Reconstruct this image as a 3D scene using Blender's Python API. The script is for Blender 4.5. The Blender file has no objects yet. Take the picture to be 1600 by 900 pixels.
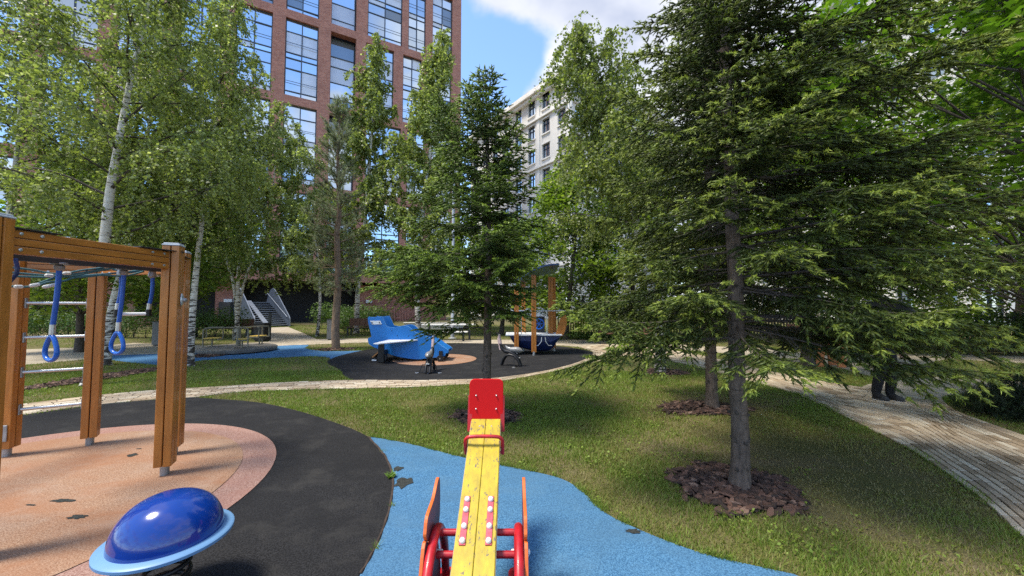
import bpy, math, random
import numpy as np
from mathutils import Vector, Matrix

scn = bpy.context.scene
COL = scn.collection
R = math.radians
rng = np.random.default_rng(7)
random.seed(7)

# ------------------------------------------------------------------ camera, sky, sun, exposure
F = 600.0                       # focal length in pixels of the 1600 px wide photograph
HC = 1.6                        # eye height
PITCH = math.atan(28 / F)
cam = bpy.data.cameras.new('camera')
cam.sensor_width = 36.0
cam.lens = 36.0 * F / 1600
cam.clip_start = 0.05
cam.clip_end = 2000
camo = bpy.data.objects.new('camera', cam)
COL.objects.link(camo)
camo.location = (0, 0, HC)
camo.rotation_euler = (math.pi / 2 + PITCH, 0, 0)
scn.camera = camo

scn.view_settings.view_transform = 'Standard'
scn.view_settings.look = 'None'
scn.view_settings.exposure = 1.60
scn.view_settings.gamma = 1.0
scn.cycles.max_bounces = 7
scn.cycles.diffuse_bounces = 3
scn.cycles.transmission_bounces = 4
scn.cycles.use_denoising = False
scn.cycles.sample_clamp_indirect = 6

SUN_EL = 65.0
SUN_TO = Vector((-0.92, -0.38, 0)).normalized()      # where the sun stands, seen from the playground
sun = bpy.data.lights.new('sun', 'SUN')
sun.energy = 2.0
sun.angle = R(13.0)
sun.color = (1.0, 0.92, 0.78)
suno = bpy.data.objects.new('sun', sun)
COL.objects.link(suno)
sd = Vector((SUN_TO.x * math.cos(R(SUN_EL)), SUN_TO.y * math.cos(R(SUN_EL)), math.sin(R(SUN_EL))))
suno.rotation_euler = sd.to_track_quat('Z', 'Y').to_euler()
suno.location = sd * 50


def cam_ray(u, v):
    x, y = (u - 800) / F, (450 - v) / F
    c, s = math.cos(PITCH), math.sin(PITCH)
    return Vector((x, c - s * y, s + c * y))


def G(u, v, z=0.0):
    """Ground point that the photograph shows at u, v."""
    d = cam_ray(u, v)
    t = (z - HC) / d.z
    return Vector((d.x * t, d.y * t, z))


def at(u, v, depth):
    """The point at u, v that lies depth metres ahead of the camera."""
    d = cam_ray(u, v)
    t = depth / d.y
    return Vector((d.x * t, depth, HC + d.z * t))


world = bpy.data.worlds.new('World')
scn.world = world
world.use_nodes = True
nt = world.node_tree
N, Lk = nt.nodes, nt.links
bg = N['Background']
sky = N.new('ShaderNodeTexSky')
sky.sky_type = 'NISHITA'
sky.sun_disc = False
sky.sun_elevation = R(SUN_EL)
sky.sun_rotation = math.atan2(SUN_TO.x, SUN_TO.y)
sky.air_density = 1.0
sky.dust_density = 0.3
sky.ozone_density = 2.0


def wmath(op, a, b=None, c=None):
    n = N.new('ShaderNodeMath')
    n.operation = op
    for i, x in enumerate((a, b, c)):
        if x is None:
            continue
        if isinstance(x, (int, float)):
            n.inputs[i].default_value = x
        else:
            Lk.new(x, n.inputs[i])
    return n.outputs[0]


tc = N.new('ShaderNodeTexCoord')
sep = N.new('ShaderNodeSeparateXYZ')
Lk.new(tc.outputs['Generated'], sep.inputs[0])
zz = wmath('ADD', wmath('MAXIMUM', sep.outputs[2], 0.0), 0.22)
comb = N.new('ShaderNodeCombineXYZ')
Lk.new(wmath('DIVIDE', sep.outputs[0], zz), comb.inputs[0])
Lk.new(wmath('DIVIDE', sep.outputs[1], zz), comb.inputs[1])
nz = N.new('ShaderNodeTexNoise')
nz.inputs['Scale'].default_value = 1.7
nz.inputs['Detail'].default_value = 8
nz.inputs['Roughness'].default_value = 0.56
nz.inputs['Distortion'].default_value = 0.25
Lk.new(comb.outputs[0], nz.inputs['Vector'])
cover = nz.outputs['Fac']
for (u, v, k, amt) in ((760, -30, 150, 0.20), (840, -30, 150, 0.20), (910, -10, 200, 0.16), (880, 118, 300, 0.22), (930, 95, 250, 0.2), (835, 150, 400, 0.16), (980, 120, 100, 0.15),
                       (775, 85, 30, -0.24), (1250, 30, 12, 0.22), (1560, 120, 12, 0.15)):
    d = cam_ray(u, v).normalized()
    dn = N.new('ShaderNodeVectorMath')
    dn.operation = 'DOT_PRODUCT'
    dn.inputs[1].default_value = d
    Lk.new(tc.outputs['Generated'], dn.inputs[0])
    g = wmath('MULTIPLY', wmath('SUBTRACT', dn.outputs['Value'], 1.0), float(k) * 2)
    g = wmath('MULTIPLY', wmath('EXPONENT', g), amt)
    cover = wmath('ADD', cover, g)
mr = N.new('ShaderNodeMapRange')
mr.interpolation_type = 'SMOOTHSTEP'
mr.inputs['From Min'].default_value = 0.455
mr.inputs['From Max'].default_value = 0.585
Lk.new(cover, mr.inputs['Value'])
nz2 = N.new('ShaderNodeTexNoise')
nz2.inputs['Scale'].default_value = 2.6
nz2.inputs['Detail'].default_value = 5
Lk.new(comb.outputs[0], nz2.inputs['Vector'])
cr = N.new('ShaderNodeValToRGB')
cr.color_ramp.elements[0].position = 0.40
cr.color_ramp.elements[0].color = (1.45, 1.58, 1.95, 1)
cr.color_ramp.elements[1].position = 0.60
cr.color_ramp.elements[1].color = (2.45, 2.48, 2.6, 1)
Lk.new(nz2.outputs['Fac'], cr.inputs['Fac'])
mix = N.new('ShaderNodeMix')
mix.data_type = 'RGBA'
Lk.new(wmath('MULTIPLY', mr.outputs[0], 0.96), mix.inputs['Factor'])
skm = N.new('ShaderNodeMix')
skm.data_type = 'RGBA'
skm.blend_type = 'MULTIPLY'
skm.inputs['Factor'].default_value = 1.0
skm.inputs['B'].default_value = (0.72, 0.78, 0.85, 1)
Lk.new(sky.outputs[0], skm.inputs['A'])
Lk.new(skm.outputs['Result'], mix.inputs['A'])
Lk.new(cr.outputs[0], mix.inputs['B'])
Lk.new(mix.outputs['Result'], bg.inputs['Color'])
bg.inputs['Strength'].default_value = 0.15


# ------------------------------------------------------------------ materials
def new_mat(name):
    m = bpy.data.materials.new(name)
    m.use_nodes = True
    return m, m.node_tree.nodes, m.node_tree.links, m.node_tree.nodes['Principled BSDF']


def nmath(n, l, op, a, b=None):
    k = n.new('ShaderNodeMath')
    k.operation = op
    for i, x in enumerate((a, b)):
        if x is None:
            continue
        if isinstance(x, (int, float)):
            k.inputs[i].default_value = x
        else:
            l.new(x, k.inputs[i])
    return k.outputs[0]


def nmix(n, l, fac, a, b, blend='MIX'):
    k = n.new('ShaderNodeMix')
    k.data_type = 'RGBA'
    k.blend_type = blend
    for key, x in (('Factor', fac), ('A', a), ('B', b)):
        if isinstance(x, (int, float)):
            k.inputs[key].default_value = x
        elif isinstance(x, tuple):
            k.inputs[key].default_value = (*x, 1) if len(x) == 3 else x
        else:
            l.new(x, k.inputs[key])
    return k.outputs['Result']


def nnoise(n, l, vec, scale, detail=4, rough=0.55, dist=0.0):
    k = n.new('ShaderNodeTexNoise')
    k.inputs['Scale'].default_value = scale
    k.inputs['Detail'].default_value = detail
    k.inputs['Roughness'].default_value = rough
    k.inputs['Distortion'].default_value = dist
    l.new(vec, k.inputs['Vector'])
    return k.outputs['Fac']


def ramp(n, l, fac, stops):
    k = n.new('ShaderNodeValToRGB')
    e = k.color_ramp.elements
    while len(e) < len(stops):
        e.new(0.5)
    for i, (p, c) in enumerate(stops):
        e[i].position = p
        if isinstance(c, (int, float)):
            c = (c, c, c)
        e[i].color = (*c, 1)
    l.new(fac, k.inputs['Fac'])
    return k.outputs['Color']


def coords(n, l, kind='Object', scale=None):
    t = n.new('ShaderNodeTexCoord')
    o = t.outputs[kind]
    if scale:
        mp = n.new('ShaderNodeMapping')
        mp.inputs['Scale'].default_value = scale
        l.new(o, mp.inputs['Vector'])
        o = mp.outputs[0]
    return o


def bump(n, l, b, h, strength=0.3, dist=0.01):
    k = n.new('ShaderNodeBump')
    k.inputs['Strength'].default_value = strength
    k.inputs['Distance'].default_value = dist
    l.new(h, k.inputs['Height'])
    l.new(k.outputs[0], b.inputs['Normal'])


def plain(name, col, rough=0.5, metal=0.0, var=0.15, vscale=6.0, bscale=0.0, bstr=0.2, coat=0.0, grain=None):
    m, n, l, b = new_mat(name)
    v = coords(n, l, 'Object', grain)
    f = nnoise(n, l, v, vscale, 6)
    lo = tuple(c * (1 - var) for c in col)
    hi = tuple(min(1, c * (1 + var)) for c in col)
    l.new(ramp(n, l, f, ((0.3, lo), (0.7, hi))), b.inputs['Base Color'])
    b.inputs['Roughness'].default_value = rough
    b.inputs['Metallic'].default_value = metal
    b.inputs['Coat Weight'].default_value = coat
    if bscale:
        bump(n, l, b, nnoise(n, l, v, bscale, 3), bstr, 0.004)
    return m


def foliage(name, stops, trans=0.35, rough=0.55, tboost=1.5):
    m, n, l, b = new_mat(name)
    a = n.new('ShaderNodeAttribute')
    a.attribute_name = 'tint'
    c = ramp(n, l, a.outputs['Fac'], stops)
    l.new(c, b.inputs['Base Color'])
    b.inputs['Roughness'].default_value = rough
    b.inputs['Specular IOR Level'].default_value = 0.35
    t = n.new('ShaderNodeBsdfTranslucent')
    tc2 = nmix(n, l, 1.0, c, (tboost, tboost * 1.1, tboost * 0.5), 'MULTIPLY')
    l.new(tc2, t.inputs['Color'])
    s = n.new('ShaderNodeMixShader')
    s.inputs[0].default_value = trans
    l.new(b.outputs[0], s.inputs[1])
    l.new(t.outputs[0], s.inputs[2])
    l.new(s.outputs[0], n['Material Output'].inputs['Surface'])
    return m


M = {}
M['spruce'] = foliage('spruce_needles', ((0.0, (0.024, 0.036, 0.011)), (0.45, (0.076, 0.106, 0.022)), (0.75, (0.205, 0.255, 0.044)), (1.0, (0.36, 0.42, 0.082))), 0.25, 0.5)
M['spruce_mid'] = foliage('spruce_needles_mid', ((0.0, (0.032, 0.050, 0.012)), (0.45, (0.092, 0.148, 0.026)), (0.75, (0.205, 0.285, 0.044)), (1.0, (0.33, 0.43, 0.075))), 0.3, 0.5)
M['pine'] = foliage('pine_needles', ((0.0, (0.085, 0.11, 0.07)), (0.6, (0.20, 0.235, 0.145)), (1.0, (0.31, 0.34, 0.21))), 0.25, 0.5)
M['mugo'] = foliage('dwarf_pine_needles', ((0.0, (0.010, 0.022, 0.010)), (1.0, (0.030, 0.055, 0.022))), 0.1, 0.6)
M['birch_leaf'] = foliage('birch_leaves', ((0.0, (0.085, 0.112, 0.036)), (0.5, (0.190, 0.230, 0.070)), (0.85, (0.30, 0.35, 0.125)), (1.0, (0.46, 0.49, 0.27))), 0.46, 0.42)
M['tree_leaf'] = foliage('tree_leaves', ((0.0, (0.040, 0.074, 0.012)), (0.6, (0.125, 0.190, 0.027)), (1.0, (0.24, 0.31, 0.045))), 0.46, 0.45)
M['maple_leaf'] = foliage('maple_leaves', ((0.0, (0.030, 0.070, 0.009)), (0.6, (0.085, 0.165, 0.016)), (1.0, (0.19, 0.30, 0.03))), 0.42, 0.45)
M['hedge_leaf'] = foliage('hedge_leaves', ((0.0, (0.030, 0.065, 0.014)), (0.6, (0.085, 0.15, 0.03)), (1.0, (0.17, 0.25, 0.05))), 0.3, 0.45)
M['grass'] = foliage('grass_blades', ((0.0, (0.29, 0.235, 0.10)), (0.28, (0.255, 0.245, 0.072)), (0.5, (0.190, 0.235, 0.046)), (0.8, (0.145, 0.222, 0.032)), (1.0, (0.245, 0.33, 0.05))), 0.3, 0.55, 1.25)


def bark(name, lo, hi, zs=2.0, sc=18, rings=False):
    m, n, l, b = new_mat(name)
    v = coords(n, l, 'Object', (1, 1, 0.35))
    f = nnoise(n, l, v, sc, 8, 0.65)
    c = ramp(n, l, f, ((0.32, lo), (0.68, hi)))
    if rings:
        w = coords(n, l, 'Object', (1.2, 1.2, 6))
        g = nnoise(n, l, w, 3.0, 3, 0.6)
        c = nmix(n, l, nmath(n, l, 'MULTIPLY', ramp(n, l, g, ((0.58, 0.0), (0.70, 1.0))), 0.75), c, tuple(x * 0.35 for x in lo))
    l.new(c, b.inputs['Base Color'])
    b.inputs['Roughness'].default_value = 0.9
    bump(n, l, b, f, 0.8, 0.012)
    return m


M['spruce_bark'] = bark('spruce_bark', (0.050, 0.037, 0.028), (0.165, 0.122, 0.095), sc=30, rings=True)
M['dead_twig'] = plain('dead_twig', (0.10, 0.08, 0.065), 0.9)
M['pine_bark'] = bark('pine_bark', (0.12, 0.085, 0.06), (0.30, 0.20, 0.13), sc=14)
M['dark_bark'] = bark('dark_bark', (0.035, 0.028, 0.022), (0.10, 0.08, 0.065), sc=16)


def birch_bark():
    m, n, l, b = new_mat('birch_bark')
    v = coords(n, l, 'Object', (1.0, 1.0, 5.0))
    f = nnoise(n, l, v, 4.5, 5, 0.6, 0.4)
    f2 = nnoise(n, l, coords(n, l, 'Object', (1, 1, 0.5)), 12, 6, 0.7)
    geo = n.new('ShaderNodeSeparateXYZ')
    l.new(coords(n, l), geo.inputs[0])
    low = n.new('ShaderNodeMapRange')
    low.inputs['From Min'].default_value = 0.2
    low.inputs['From Max'].default_value = 2.6
    low.inputs['To Min'].default_value = 0.15
    low.inputs['To Max'].default_value = 0.0
    l.new(geo.outputs[2], low.inputs['Value'])
    k = nmath(n, l, 'ADD', f, low.outputs[0])
    k = nmath(n, l, 'ADD', k, nmath(n, l, 'MULTIPLY', nmath(n, l, 'SUBTRACT', f2, 0.5), 0.22))
    c = ramp(n, l, k, ((0.50, (0.66, 0.63, 0.57)), (0.585, (0.50, 0.46, 0.40)), (0.625, (0.045, 0.038, 0.032))))
    l.new(c, b.inputs['Base Color'])
    b.inputs['Roughness'].default_value = 0.75
    bump(n, l, b, k, 0.5, 0.01)
    return m


M['birch_bark'] = birch_bark()


def rubber(name, lo, hi, stain=None, stain_amt=0.4, dust=None, spk=(0.40, 0.60), gs=105.0):
    m, n, l, b = new_mat(name)
    v = coords(n, l)
    f = nnoise(n, l, v, gs, 2, 0.7)
    c = ramp(n, l, f, ((spk[0], lo), (spk[1], hi)))
    if stain:
        s = nnoise(n, l, coords(n, l, 'Object', (0.8, 1.6, 1)), 1.3, 6, 0.62, 0.6)
        c = nmix(n, l, nmath(n, l, 'MULTIPLY', ramp(n, l, s, ((0.42, 0.0), (0.66, 1.0))), stain_amt), c, stain)
    if dust:
        s2 = nnoise(n, l, v, 2.3, 7, 0.7)
        c = nmix(n, l, nmath(n, l, 'MULTIPLY', ramp(n, l, s2, ((0.5, 0.0), (0.75, 1.0))), 0.5), c, dust)
    l.new(c, b.inputs['Base Color'])
    b.inputs['Roughness'].default_value = 0.95
    b.inputs['Specular IOR Level'].default_value = 0.2
    bump(n, l, b, f, 0.6, 0.006)
    return m


M['rub_black'] = rubber('black_rubber', (0.006, 0.006, 0.0065), (0.030, 0.030, 0.032), (0.013, 0.013, 0.014), 0.7, (0.058, 0.055, 0.050))
M['rub_blue'] = rubber('blue_rubber', (0.030, 0.095, 0.19), (0.090, 0.225, 0.38), (0.062, 0.14, 0.23), 0.6, (0.10, 0.20, 0.30))
M['rub_blue_far'] = rubber('blue_rubber_far', (0.04, 0.12, 0.26), (0.09, 0.23, 0.42), (0.05, 0.11, 0.2), 0.6)
M['rub_orange'] = rubber('orange_rubber', (0.20, 0.105, 0.062), (0.40, 0.265, 0.18), (0.29, 0.135, 0.07), 0.8, (0.36, 0.285, 0.23))
M['rub_pink'] = rubber('pink_rubber', (0.21, 0.11, 0.085), (0.38, 0.25, 0.205), (0.30, 0.15, 0.115), 0.6)
M['wear'] = rubber('worn_rubber', (0.018, 0.02, 0.02), (0.05, 0.055, 0.05))


def lawn_mat():
    m, n, l, b = new_mat('lawn_soil')
    v = coords(n, l)
    big = nnoise(n, l, v, 0.7, 5, 0.6)
    fine = nnoise(n, l, v, 60, 4, 0.7)
    g = ramp(n, l, fine, ((0.3, (0.060, 0.062, 0.020)), (0.7, (0.175, 0.175, 0.055))))
    s = ramp(n, l, fine, ((0.3, (0.095, 0.076, 0.045)), (0.7, (0.235, 0.19, 0.115))))
    l.new(nmix(n, l, ramp(n, l, big, ((0.42, 0.15), (0.62, 0.9))), g, s), b.inputs['Base Color'])
    b.inputs['Roughness'].default_value = 1.0
    b.inputs['Specular IOR Level'].default_value = 0.1
    bump(n, l, b, fine, 0.8, 0.02)
    return m


M['lawn'] = lawn_mat()


def paver_mat():
    m, n, l, b = new_mat('paver')
    oi = n.new('ShaderNodeObjectInfo')
    ge = n.new('ShaderNodeNewGeometry')
    r = nmath(n, l, 'FRACT', nmath(n, l, 'ADD', oi.outputs['Random'], ge.outputs['Random Per Island']))
    c = ramp(n, l, r, ((0.0, (0.24, 0.175, 0.105)), (0.3, (0.41, 0.31, 0.205)), (0.7, (0.52, 0.425, 0.30)), (1.0, (0.64, 0.56, 0.43))))
    f = nnoise(n, l, coords(n, l, 'Object'), 35, 5, 0.7)
    gp = ge.outputs['Position']
    d = nnoise(n, l, gp, 1.4, 6, 0.65)
    f2 = nnoise(n, l, gp, 90, 3, 0.7)
    c = nmix(n, l, 0.8, c, ramp(n, l, f2, ((0.3, 0.68), (0.7, 1.0))), 'MULTIPLY')
    c = nmix(n, l, nmath(n, l, 'MULTIPLY', ramp(n, l, d, ((0.45, 0.0), (0.75, 1.0))), 0.45), c, (0.27, 0.23, 0.18))
    l.new(c, b.inputs['Base Color'])
    b.inputs['Roughness'].default_value = 0.88
    bump(n, l, b, f2, 0.3, 0.003)
    return m


M['paver'] = paver_mat()
M['joint'] = plain('paving_joint', (0.10, 0.085, 0.06), 1.0, var=0.35, vscale=30)


def far_path():
    m, n, l, b = new_mat('path_paving_far')
    v = coords(n, l, 'Object', (1, 1, 1))
    br = n.new('ShaderNodeTexBrick')
    br.inputs['Scale'].default_value = 1.0
    br.inputs['Brick Width'].default_value = 0.32
    br.inputs['Row Height'].default_value = 0.12
    br.inputs['Mortar Size'].default_value = 0.006
    br.inputs['Color1'].default_value = (0.36, 0.30, 0.22, 1)
    br.inputs['Color2'].default_value = (0.50, 0.43, 0.33, 1)
    br.inputs['Mortar'].default_value = (0.2, 0.17, 0.13, 1)
    l.new(v, br.inputs['Vector'])
    f = nnoise(n, l, v, 2.0, 6, 0.65)
    l.new(nmix(n, l, 0.6, br.outputs['Color'], ramp(n, l, f, ((0.3, 0.7), (0.7, 1.0))), 'MULTIPLY'), b.inputs['Base Color'])
    b.inputs['Roughness'].default_value = 0.9
    return m


M['far_path'] = far_path()


def brick(name, c1, c2, mort):
    m, n, l, b = new_mat(name)
    t = n.new('ShaderNodeTexCoord')
    # bricks run round every face: horizontal coordinate is x + y, courses follow z
    s = n.new('ShaderNodeSeparateXYZ')
    l.new(t.outputs['Object'], s.inputs[0])
    cb = n.new('ShaderNodeCombineXYZ')
    l.new(nmath(n, l, 'ADD', s.outputs[0], s.outputs[1]), cb.inputs[0])
    l.new(s.outputs[2], cb.inputs[1])
    br = n.new('ShaderNodeTexBrick')
    br.inputs['Scale'].default_value = 1.0
    br.inputs['Brick Width'].default_value = 0.27
    br.inputs['Row Height'].default_value = 0.085
    br.inputs['Mortar Size'].default_value = 0.009
    br.inputs['Bias'].default_value = -0.1
    br.inputs['Color1'].default_value = (*c1, 1)
    br.inputs['Color2'].default_value = (*c2, 1)
    br.inputs['Mortar'].default_value = (*mort, 1)
    l.new(cb.outputs[0], br.inputs['Vector'])
    f = nnoise(n, l, t.outputs['Object'], 0.9, 6, 0.6)
    g = nnoise(n, l, t.outputs['Object'], 9, 4, 0.6)
    c = nmix(n, l, 0.7, br.outputs['Color'], ramp(n, l, f, ((0.3, 0.7), (0.7, 1.0))), 'MULTIPLY')
    c = nmix(n, l, 0.5, c, ramp(n, l, g, ((0.3, 0.7), (0.7, 1.0))), 'MULTIPLY')
    l.new(c, b.inputs['Base Color'])
    b.inputs['Roughness'].default_value = 0.9
    bump(n, l, b, br.outputs['Fac'], 0.5, -0.01)
    return m


M['brick'] = brick('red_brick', (0.38, 0.13, 0.09), (0.55, 0.235, 0.17), (0.46, 0.34, 0.28))


def glass_mat(name, col, metal=0.9, rough=0.03):
    m, n, l, b = new_mat(name)
    oi = n.new('ShaderNodeObjectInfo')
    c = nmix(n, l, ramp(n, l, oi.outputs['Random'], ((0.0, 0.0), (1.0, 1.0))), tuple(x * 0.75 for x in col), col)
    l.new(c, b.inputs['Base Color'])
    b.inputs['Metallic'].default_value = metal
    b.inputs['Roughness'].default_value = rough
    return m


M['glass'] = glass_mat('window_glass', (0.72, 0.83, 0.92))
M['glass_dark'] = glass_mat('window_glass_dark', (0.30, 0.36, 0.42), 0.6)
M['blind'] = plain('window_blind_behind_glass', (0.62, 0.66, 0.72), 0.15, 0.25, 0.08, 2.0)
M['win_frame'] = plain('dark_window_frame', (0.055, 0.065, 0.08), 0.4, 0.3)
M['black_void'] = plain('dark_interior', (0.012, 0.012, 0.013), 0.7)
M['stone'] = plain('cream_stone', (0.66, 0.64, 0.60), 0.85, 0, 0.10, 0.6, 20, 0.1)
M['stone_trim'] = plain('cream_trim', (0.72, 0.70, 0.66), 0.8, 0, 0.08, 1.0)
M['orange_wood'] = plain('orange_stained_wood', (0.41, 0.148, 0.023), 0.42, 0, 0.22, 4.0, 40, 0.15, 0.15, (6, 6, 0.8))
M['orange_plank'] = plain('orange_stained_plank', (0.41, 0.148, 0.023), 0.42, 0, 0.22, 4.0, 40, 0.15, 0.15, (1.2, 1.2, 6))
M['steel'] = plain('brushed_steel', (0.55, 0.56, 0.57), 0.35, 0.8, 0.12, 12)
M['zinc'] = plain('galvanised_foot', (0.32, 0.33, 0.34), 0.5, 0.7, 0.25, 14)
M['grey_cap'] = plain('grey_plastic_cap', (0.42, 0.46, 0.50), 0.35, 0, 0.1)
M['white_bolt'] = plain('white_bolt_cap', (0.80, 0.76, 0.74), 0.3, 0, 0.06, 30)
M['sleeve_blue'] = plain('blue_rubber_sleeve', (0.012, 0.085, 0.40), 0.4, 0, 0.15)
M['ring_blue'] = plain('blue_plastic', (0.010, 0.115, 0.50), 0.28, 0, 0.10)
M['rope'] = plain('teal_rope', (0.055, 0.15, 0.17), 0.8, 0, 0.3, 60, 120, 0.5)
M['white_clamp'] = plain('white_clamp', (0.70, 0.70, 0.66), 0.4)
M['black_steel'] = plain('black_painted_steel', (0.018, 0.018, 0.02), 0.4, 0.3, 0.2)
M['black_plate'] = plain('black_cover_plate', (0.035, 0.033, 0.03), 0.5, 0, 0.2)
M['dome_rim'] = plain('light_blue_rim', (0.125, 0.26, 0.45), 0.45, 0, 0.10, 5.0)
M['red_paint'] = plain('red_paint', (0.42, 0.010, 0.016), 0.38, 0, 0.35, 14, 60, 0.1, 0.1)
M['red_board'] = plain('red_board', (0.52, 0.005, 0.006), 0.6, 0, 0.06, 3)
M['red_board'].node_tree.nodes['Principled BSDF'].inputs['Specular IOR Level'].default_value = 0.2
M['orange_edge'] = plain('orange_board_edge', (0.62, 0.13, 0.022), 0.5, 0, 0.18, 20)
M['purple_board'] = plain('dark_red_board', (0.17, 0.05, 0.065), 0.5, 0, 0.2, 6)
M['strip_red'] = plain('faded_red_strip', (0.55, 0.07, 0.10), 0.5, 0, 0.35, 40)


def worn_yellow():
    m, n, l, b = new_mat('worn_yellow_paint')
    v = coords(n, l, 'Object', (3.2, 0.55, 3.2))
    f = nnoise(n, l, v, 14, 8, 0.72, 0.3)
    area = nnoise(n, l, coords(n, l), 2.4, 3, 0.5)
    k = nmath(n, l, 'ADD', f, nmath(n, l, 'MULTIPLY', nmath(n, l, 'SUBTRACT', area, 0.5), 0.25))
    dirt = nnoise(n, l, coords(n, l, 'Object', (5, 1, 5)), 5, 5, 0.6)
    y = ramp(n, l, dirt, ((0.3, (0.33, 0.24, 0.018)), (0.7, (0.52, 0.385, 0.015))))
    c = nmix(n, l, ramp(n, l, k, ((0.560, 0.0), (0.592, 1.0))), y, (0.13, 0.10, 0.07))
    l.new(c, b.inputs['Base Color'])
    b.inputs['Roughness'].default_value = 0.5
    bump(n, l, b, k, 0.25, 0.003)
    return m


M['yellow'] = worn_yellow()
M['raw_edge'] = plain('worn_plank_edge', (0.42, 0.34, 0.22), 0.8, 0, 0.4, 18)
M['dome_blue'] = plain('glossy_blue_dome', (0.003, 0.034, 0.235), 0.15, 0, 0.15, 3.0, 5, 0.02, 0.5)
M['plane_blue'] = plain('sky_blue_panel', (0.008, 0.165, 0.52), 0.4, 0, 0.05, 2)
M['plane_edge'] = plain('light_blue_edge', (0.20, 0.45, 0.75), 0.4, 0, 0.05)
M['white_panel'] = plain('white_panel', (0.74, 0.76, 0.78), 0.35, 0, 0.06)
M['navy'] = plain('navy_panel', (0.012, 0.028, 0.115), 0.3, 0, 0.12)
M['navy_gloss'] = plain('glossy_navy_roof', (0.035, 0.065, 0.17), 0.22, 0.2, 0.1)
M['deck_grey'] = plain('pale_grey_deck', (0.62, 0.64, 0.66), 0.5, 0, 0.08)
M['plate_grey'] = plain('blue_grey_steel_plate', (0.085, 0.105, 0.135), 0.5, 0.2, 0.1, 1.5)
M['tread'] = plain('grey_metal_tread', (0.30, 0.335, 0.39), 0.5, 0.3, 0.12, 8)
M['lamp_grey'] = plain('grey_lamp_post', (0.42, 0.44, 0.46), 0.45, 0.3, 0.08)
M['bench_slat'] = plain('brown_bench_slat', (0.135, 0.062, 0.036), 0.6, 0, 0.3, 3, 0, 0, 0, (8, 8, 1))
M['dark_metal'] = plain('dark_grey_metal', (0.045, 0.048, 0.052), 0.5, 0.4, 0.12)
M['bin_grey'] = plain('grey_bin', (0.14, 0.145, 0.15), 0.6, 0.1, 0.12)
M['mgr_deck'] = plain('grey_roundabout_deck', (0.17, 0.16, 0.145), 0.6, 0.2, 0.2, 6)
M['olive_rail'] = plain('olive_steel_rail', (0.19, 0.18, 0.14), 0.45, 0.3, 0.12)
M['yellow_seat'] = plain('yellow_seat_board', (0.62, 0.42, 0.08), 0.5, 0, 0.12)
M['fence_dark'] = plain('dark_fence', (0.020, 0.024, 0.024), 0.6, 0.2, 0.2)
M['chip'] = None
M['plank_brown'] = plain('brown_plank', (0.33, 0.145, 0.04), 0.6, 0, 0.2, 5)
M['saddle'] = plain('grey_saddle', (0.20, 0.20, 0.20), 0.35, 0, 0.12, 8, 0, 0, 0.3)
M['pink_panel'] = plain('pale_pink_panel', (0.50, 0.37, 0.36), 0.5, 0, 0.1)
M['cloth_black'] = plain('black_cloth', (0.012, 0.012, 0.014), 0.9, 0, 0.3, 12, 60, 0.2)
M['umbrella'] = plain('black_umbrella_cloth', (0.010, 0.010, 0.012), 0.7, 0, 0.2, 12)
M['skin'] = plain('skin', (0.45, 0.26, 0.19), 0.5, 0, 0.08)
M['hair'] = plain('dark_hair', (0.02, 0.014, 0.01), 0.5, 0, 0.3, 30)
M['shoe'] = plain('black_shoe', (0.02, 0.02, 0.022), 0.5)
M['sole'] = plain('pale_sole', (0.55, 0.55, 0.53), 0.6)
M['play_orange'] = plain('orange_play_panel', (0.52, 0.17, 0.045), 0.5, 0, 0.15)
M['play_yellow'] = plain('yellow_play_top', (0.66, 0.42, 0.05), 0.45, 0, 0.1)
M['weed'] = foliage('weed_leaves', ((0.0, (0.08, 0.15, 0.03)), (1.0, (0.19, 0.29, 0.06))), 0.3)


def chip_mat():
    m, n, l, b = new_mat('bark_chip')
    oi = n.new('ShaderNodeObjectInfo')
    ge = n.new('ShaderNodeNewGeometry')
    r = nmath(n, l, 'FRACT', nmath(n, l, 'ADD', oi.outputs['Random'], ge.outputs['Random Per Island']))
    c = ramp(n, l, r, ((0.0, (0.035, 0.022, 0.017)), (0.5, (0.095, 0.052, 0.036)), (0.85, (0.17, 0.09, 0.062)), (1.0, (0.28, 0.18, 0.13))))
    f = nnoise(n, l, coords(n, l), 40, 5, 0.7)
    l.new(nmix(n, l, 0.7, c, ramp(n, l, f, ((0.3, 0.5), (0.7, 1.0))), 'MULTIPLY'), b.inputs['Base Color'])
    b.inputs['Roughness'].default_value = 0.85
    bump(n, l, b, f, 0.6, 0.004)
    return m


M['chip'] = chip_mat()
M['mulch'] = plain('mulch_soil', (0.045, 0.030, 0.022), 1.0, 0, 0.5, 25, 40, 0.8)


# ------------------------------------------------------------------ object helpers
def tag(o, label=None, cat=None, group=None, kind=None):
    if label:
        o['label'] = label
    if cat:
        o['category'] = cat
    if group:
        o['group'] = group
    if kind:
        o['kind'] = kind
    return o


def empty(name, loc, label=None, cat=None, group=None, rz=0.0):
    o = bpy.data.objects.new(name, None)
    o.empty_display_size = 0.2
    COL.objects.link(o)
    o.location = loc
    o.rotation_euler = (0, 0, rz)
    return tag(o, label, cat, group)


def kids(o):
    return [c for c in bpy.data.objects if c.parent == o]


def copy_tree(o, parent=None):
    ch = list(o.children)
    c = o.copy()
    COL.objects.link(c)
    if parent is not None:
        c.parent = parent
    for k in ch:
        copy_tree(k, c)
    return c


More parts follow.
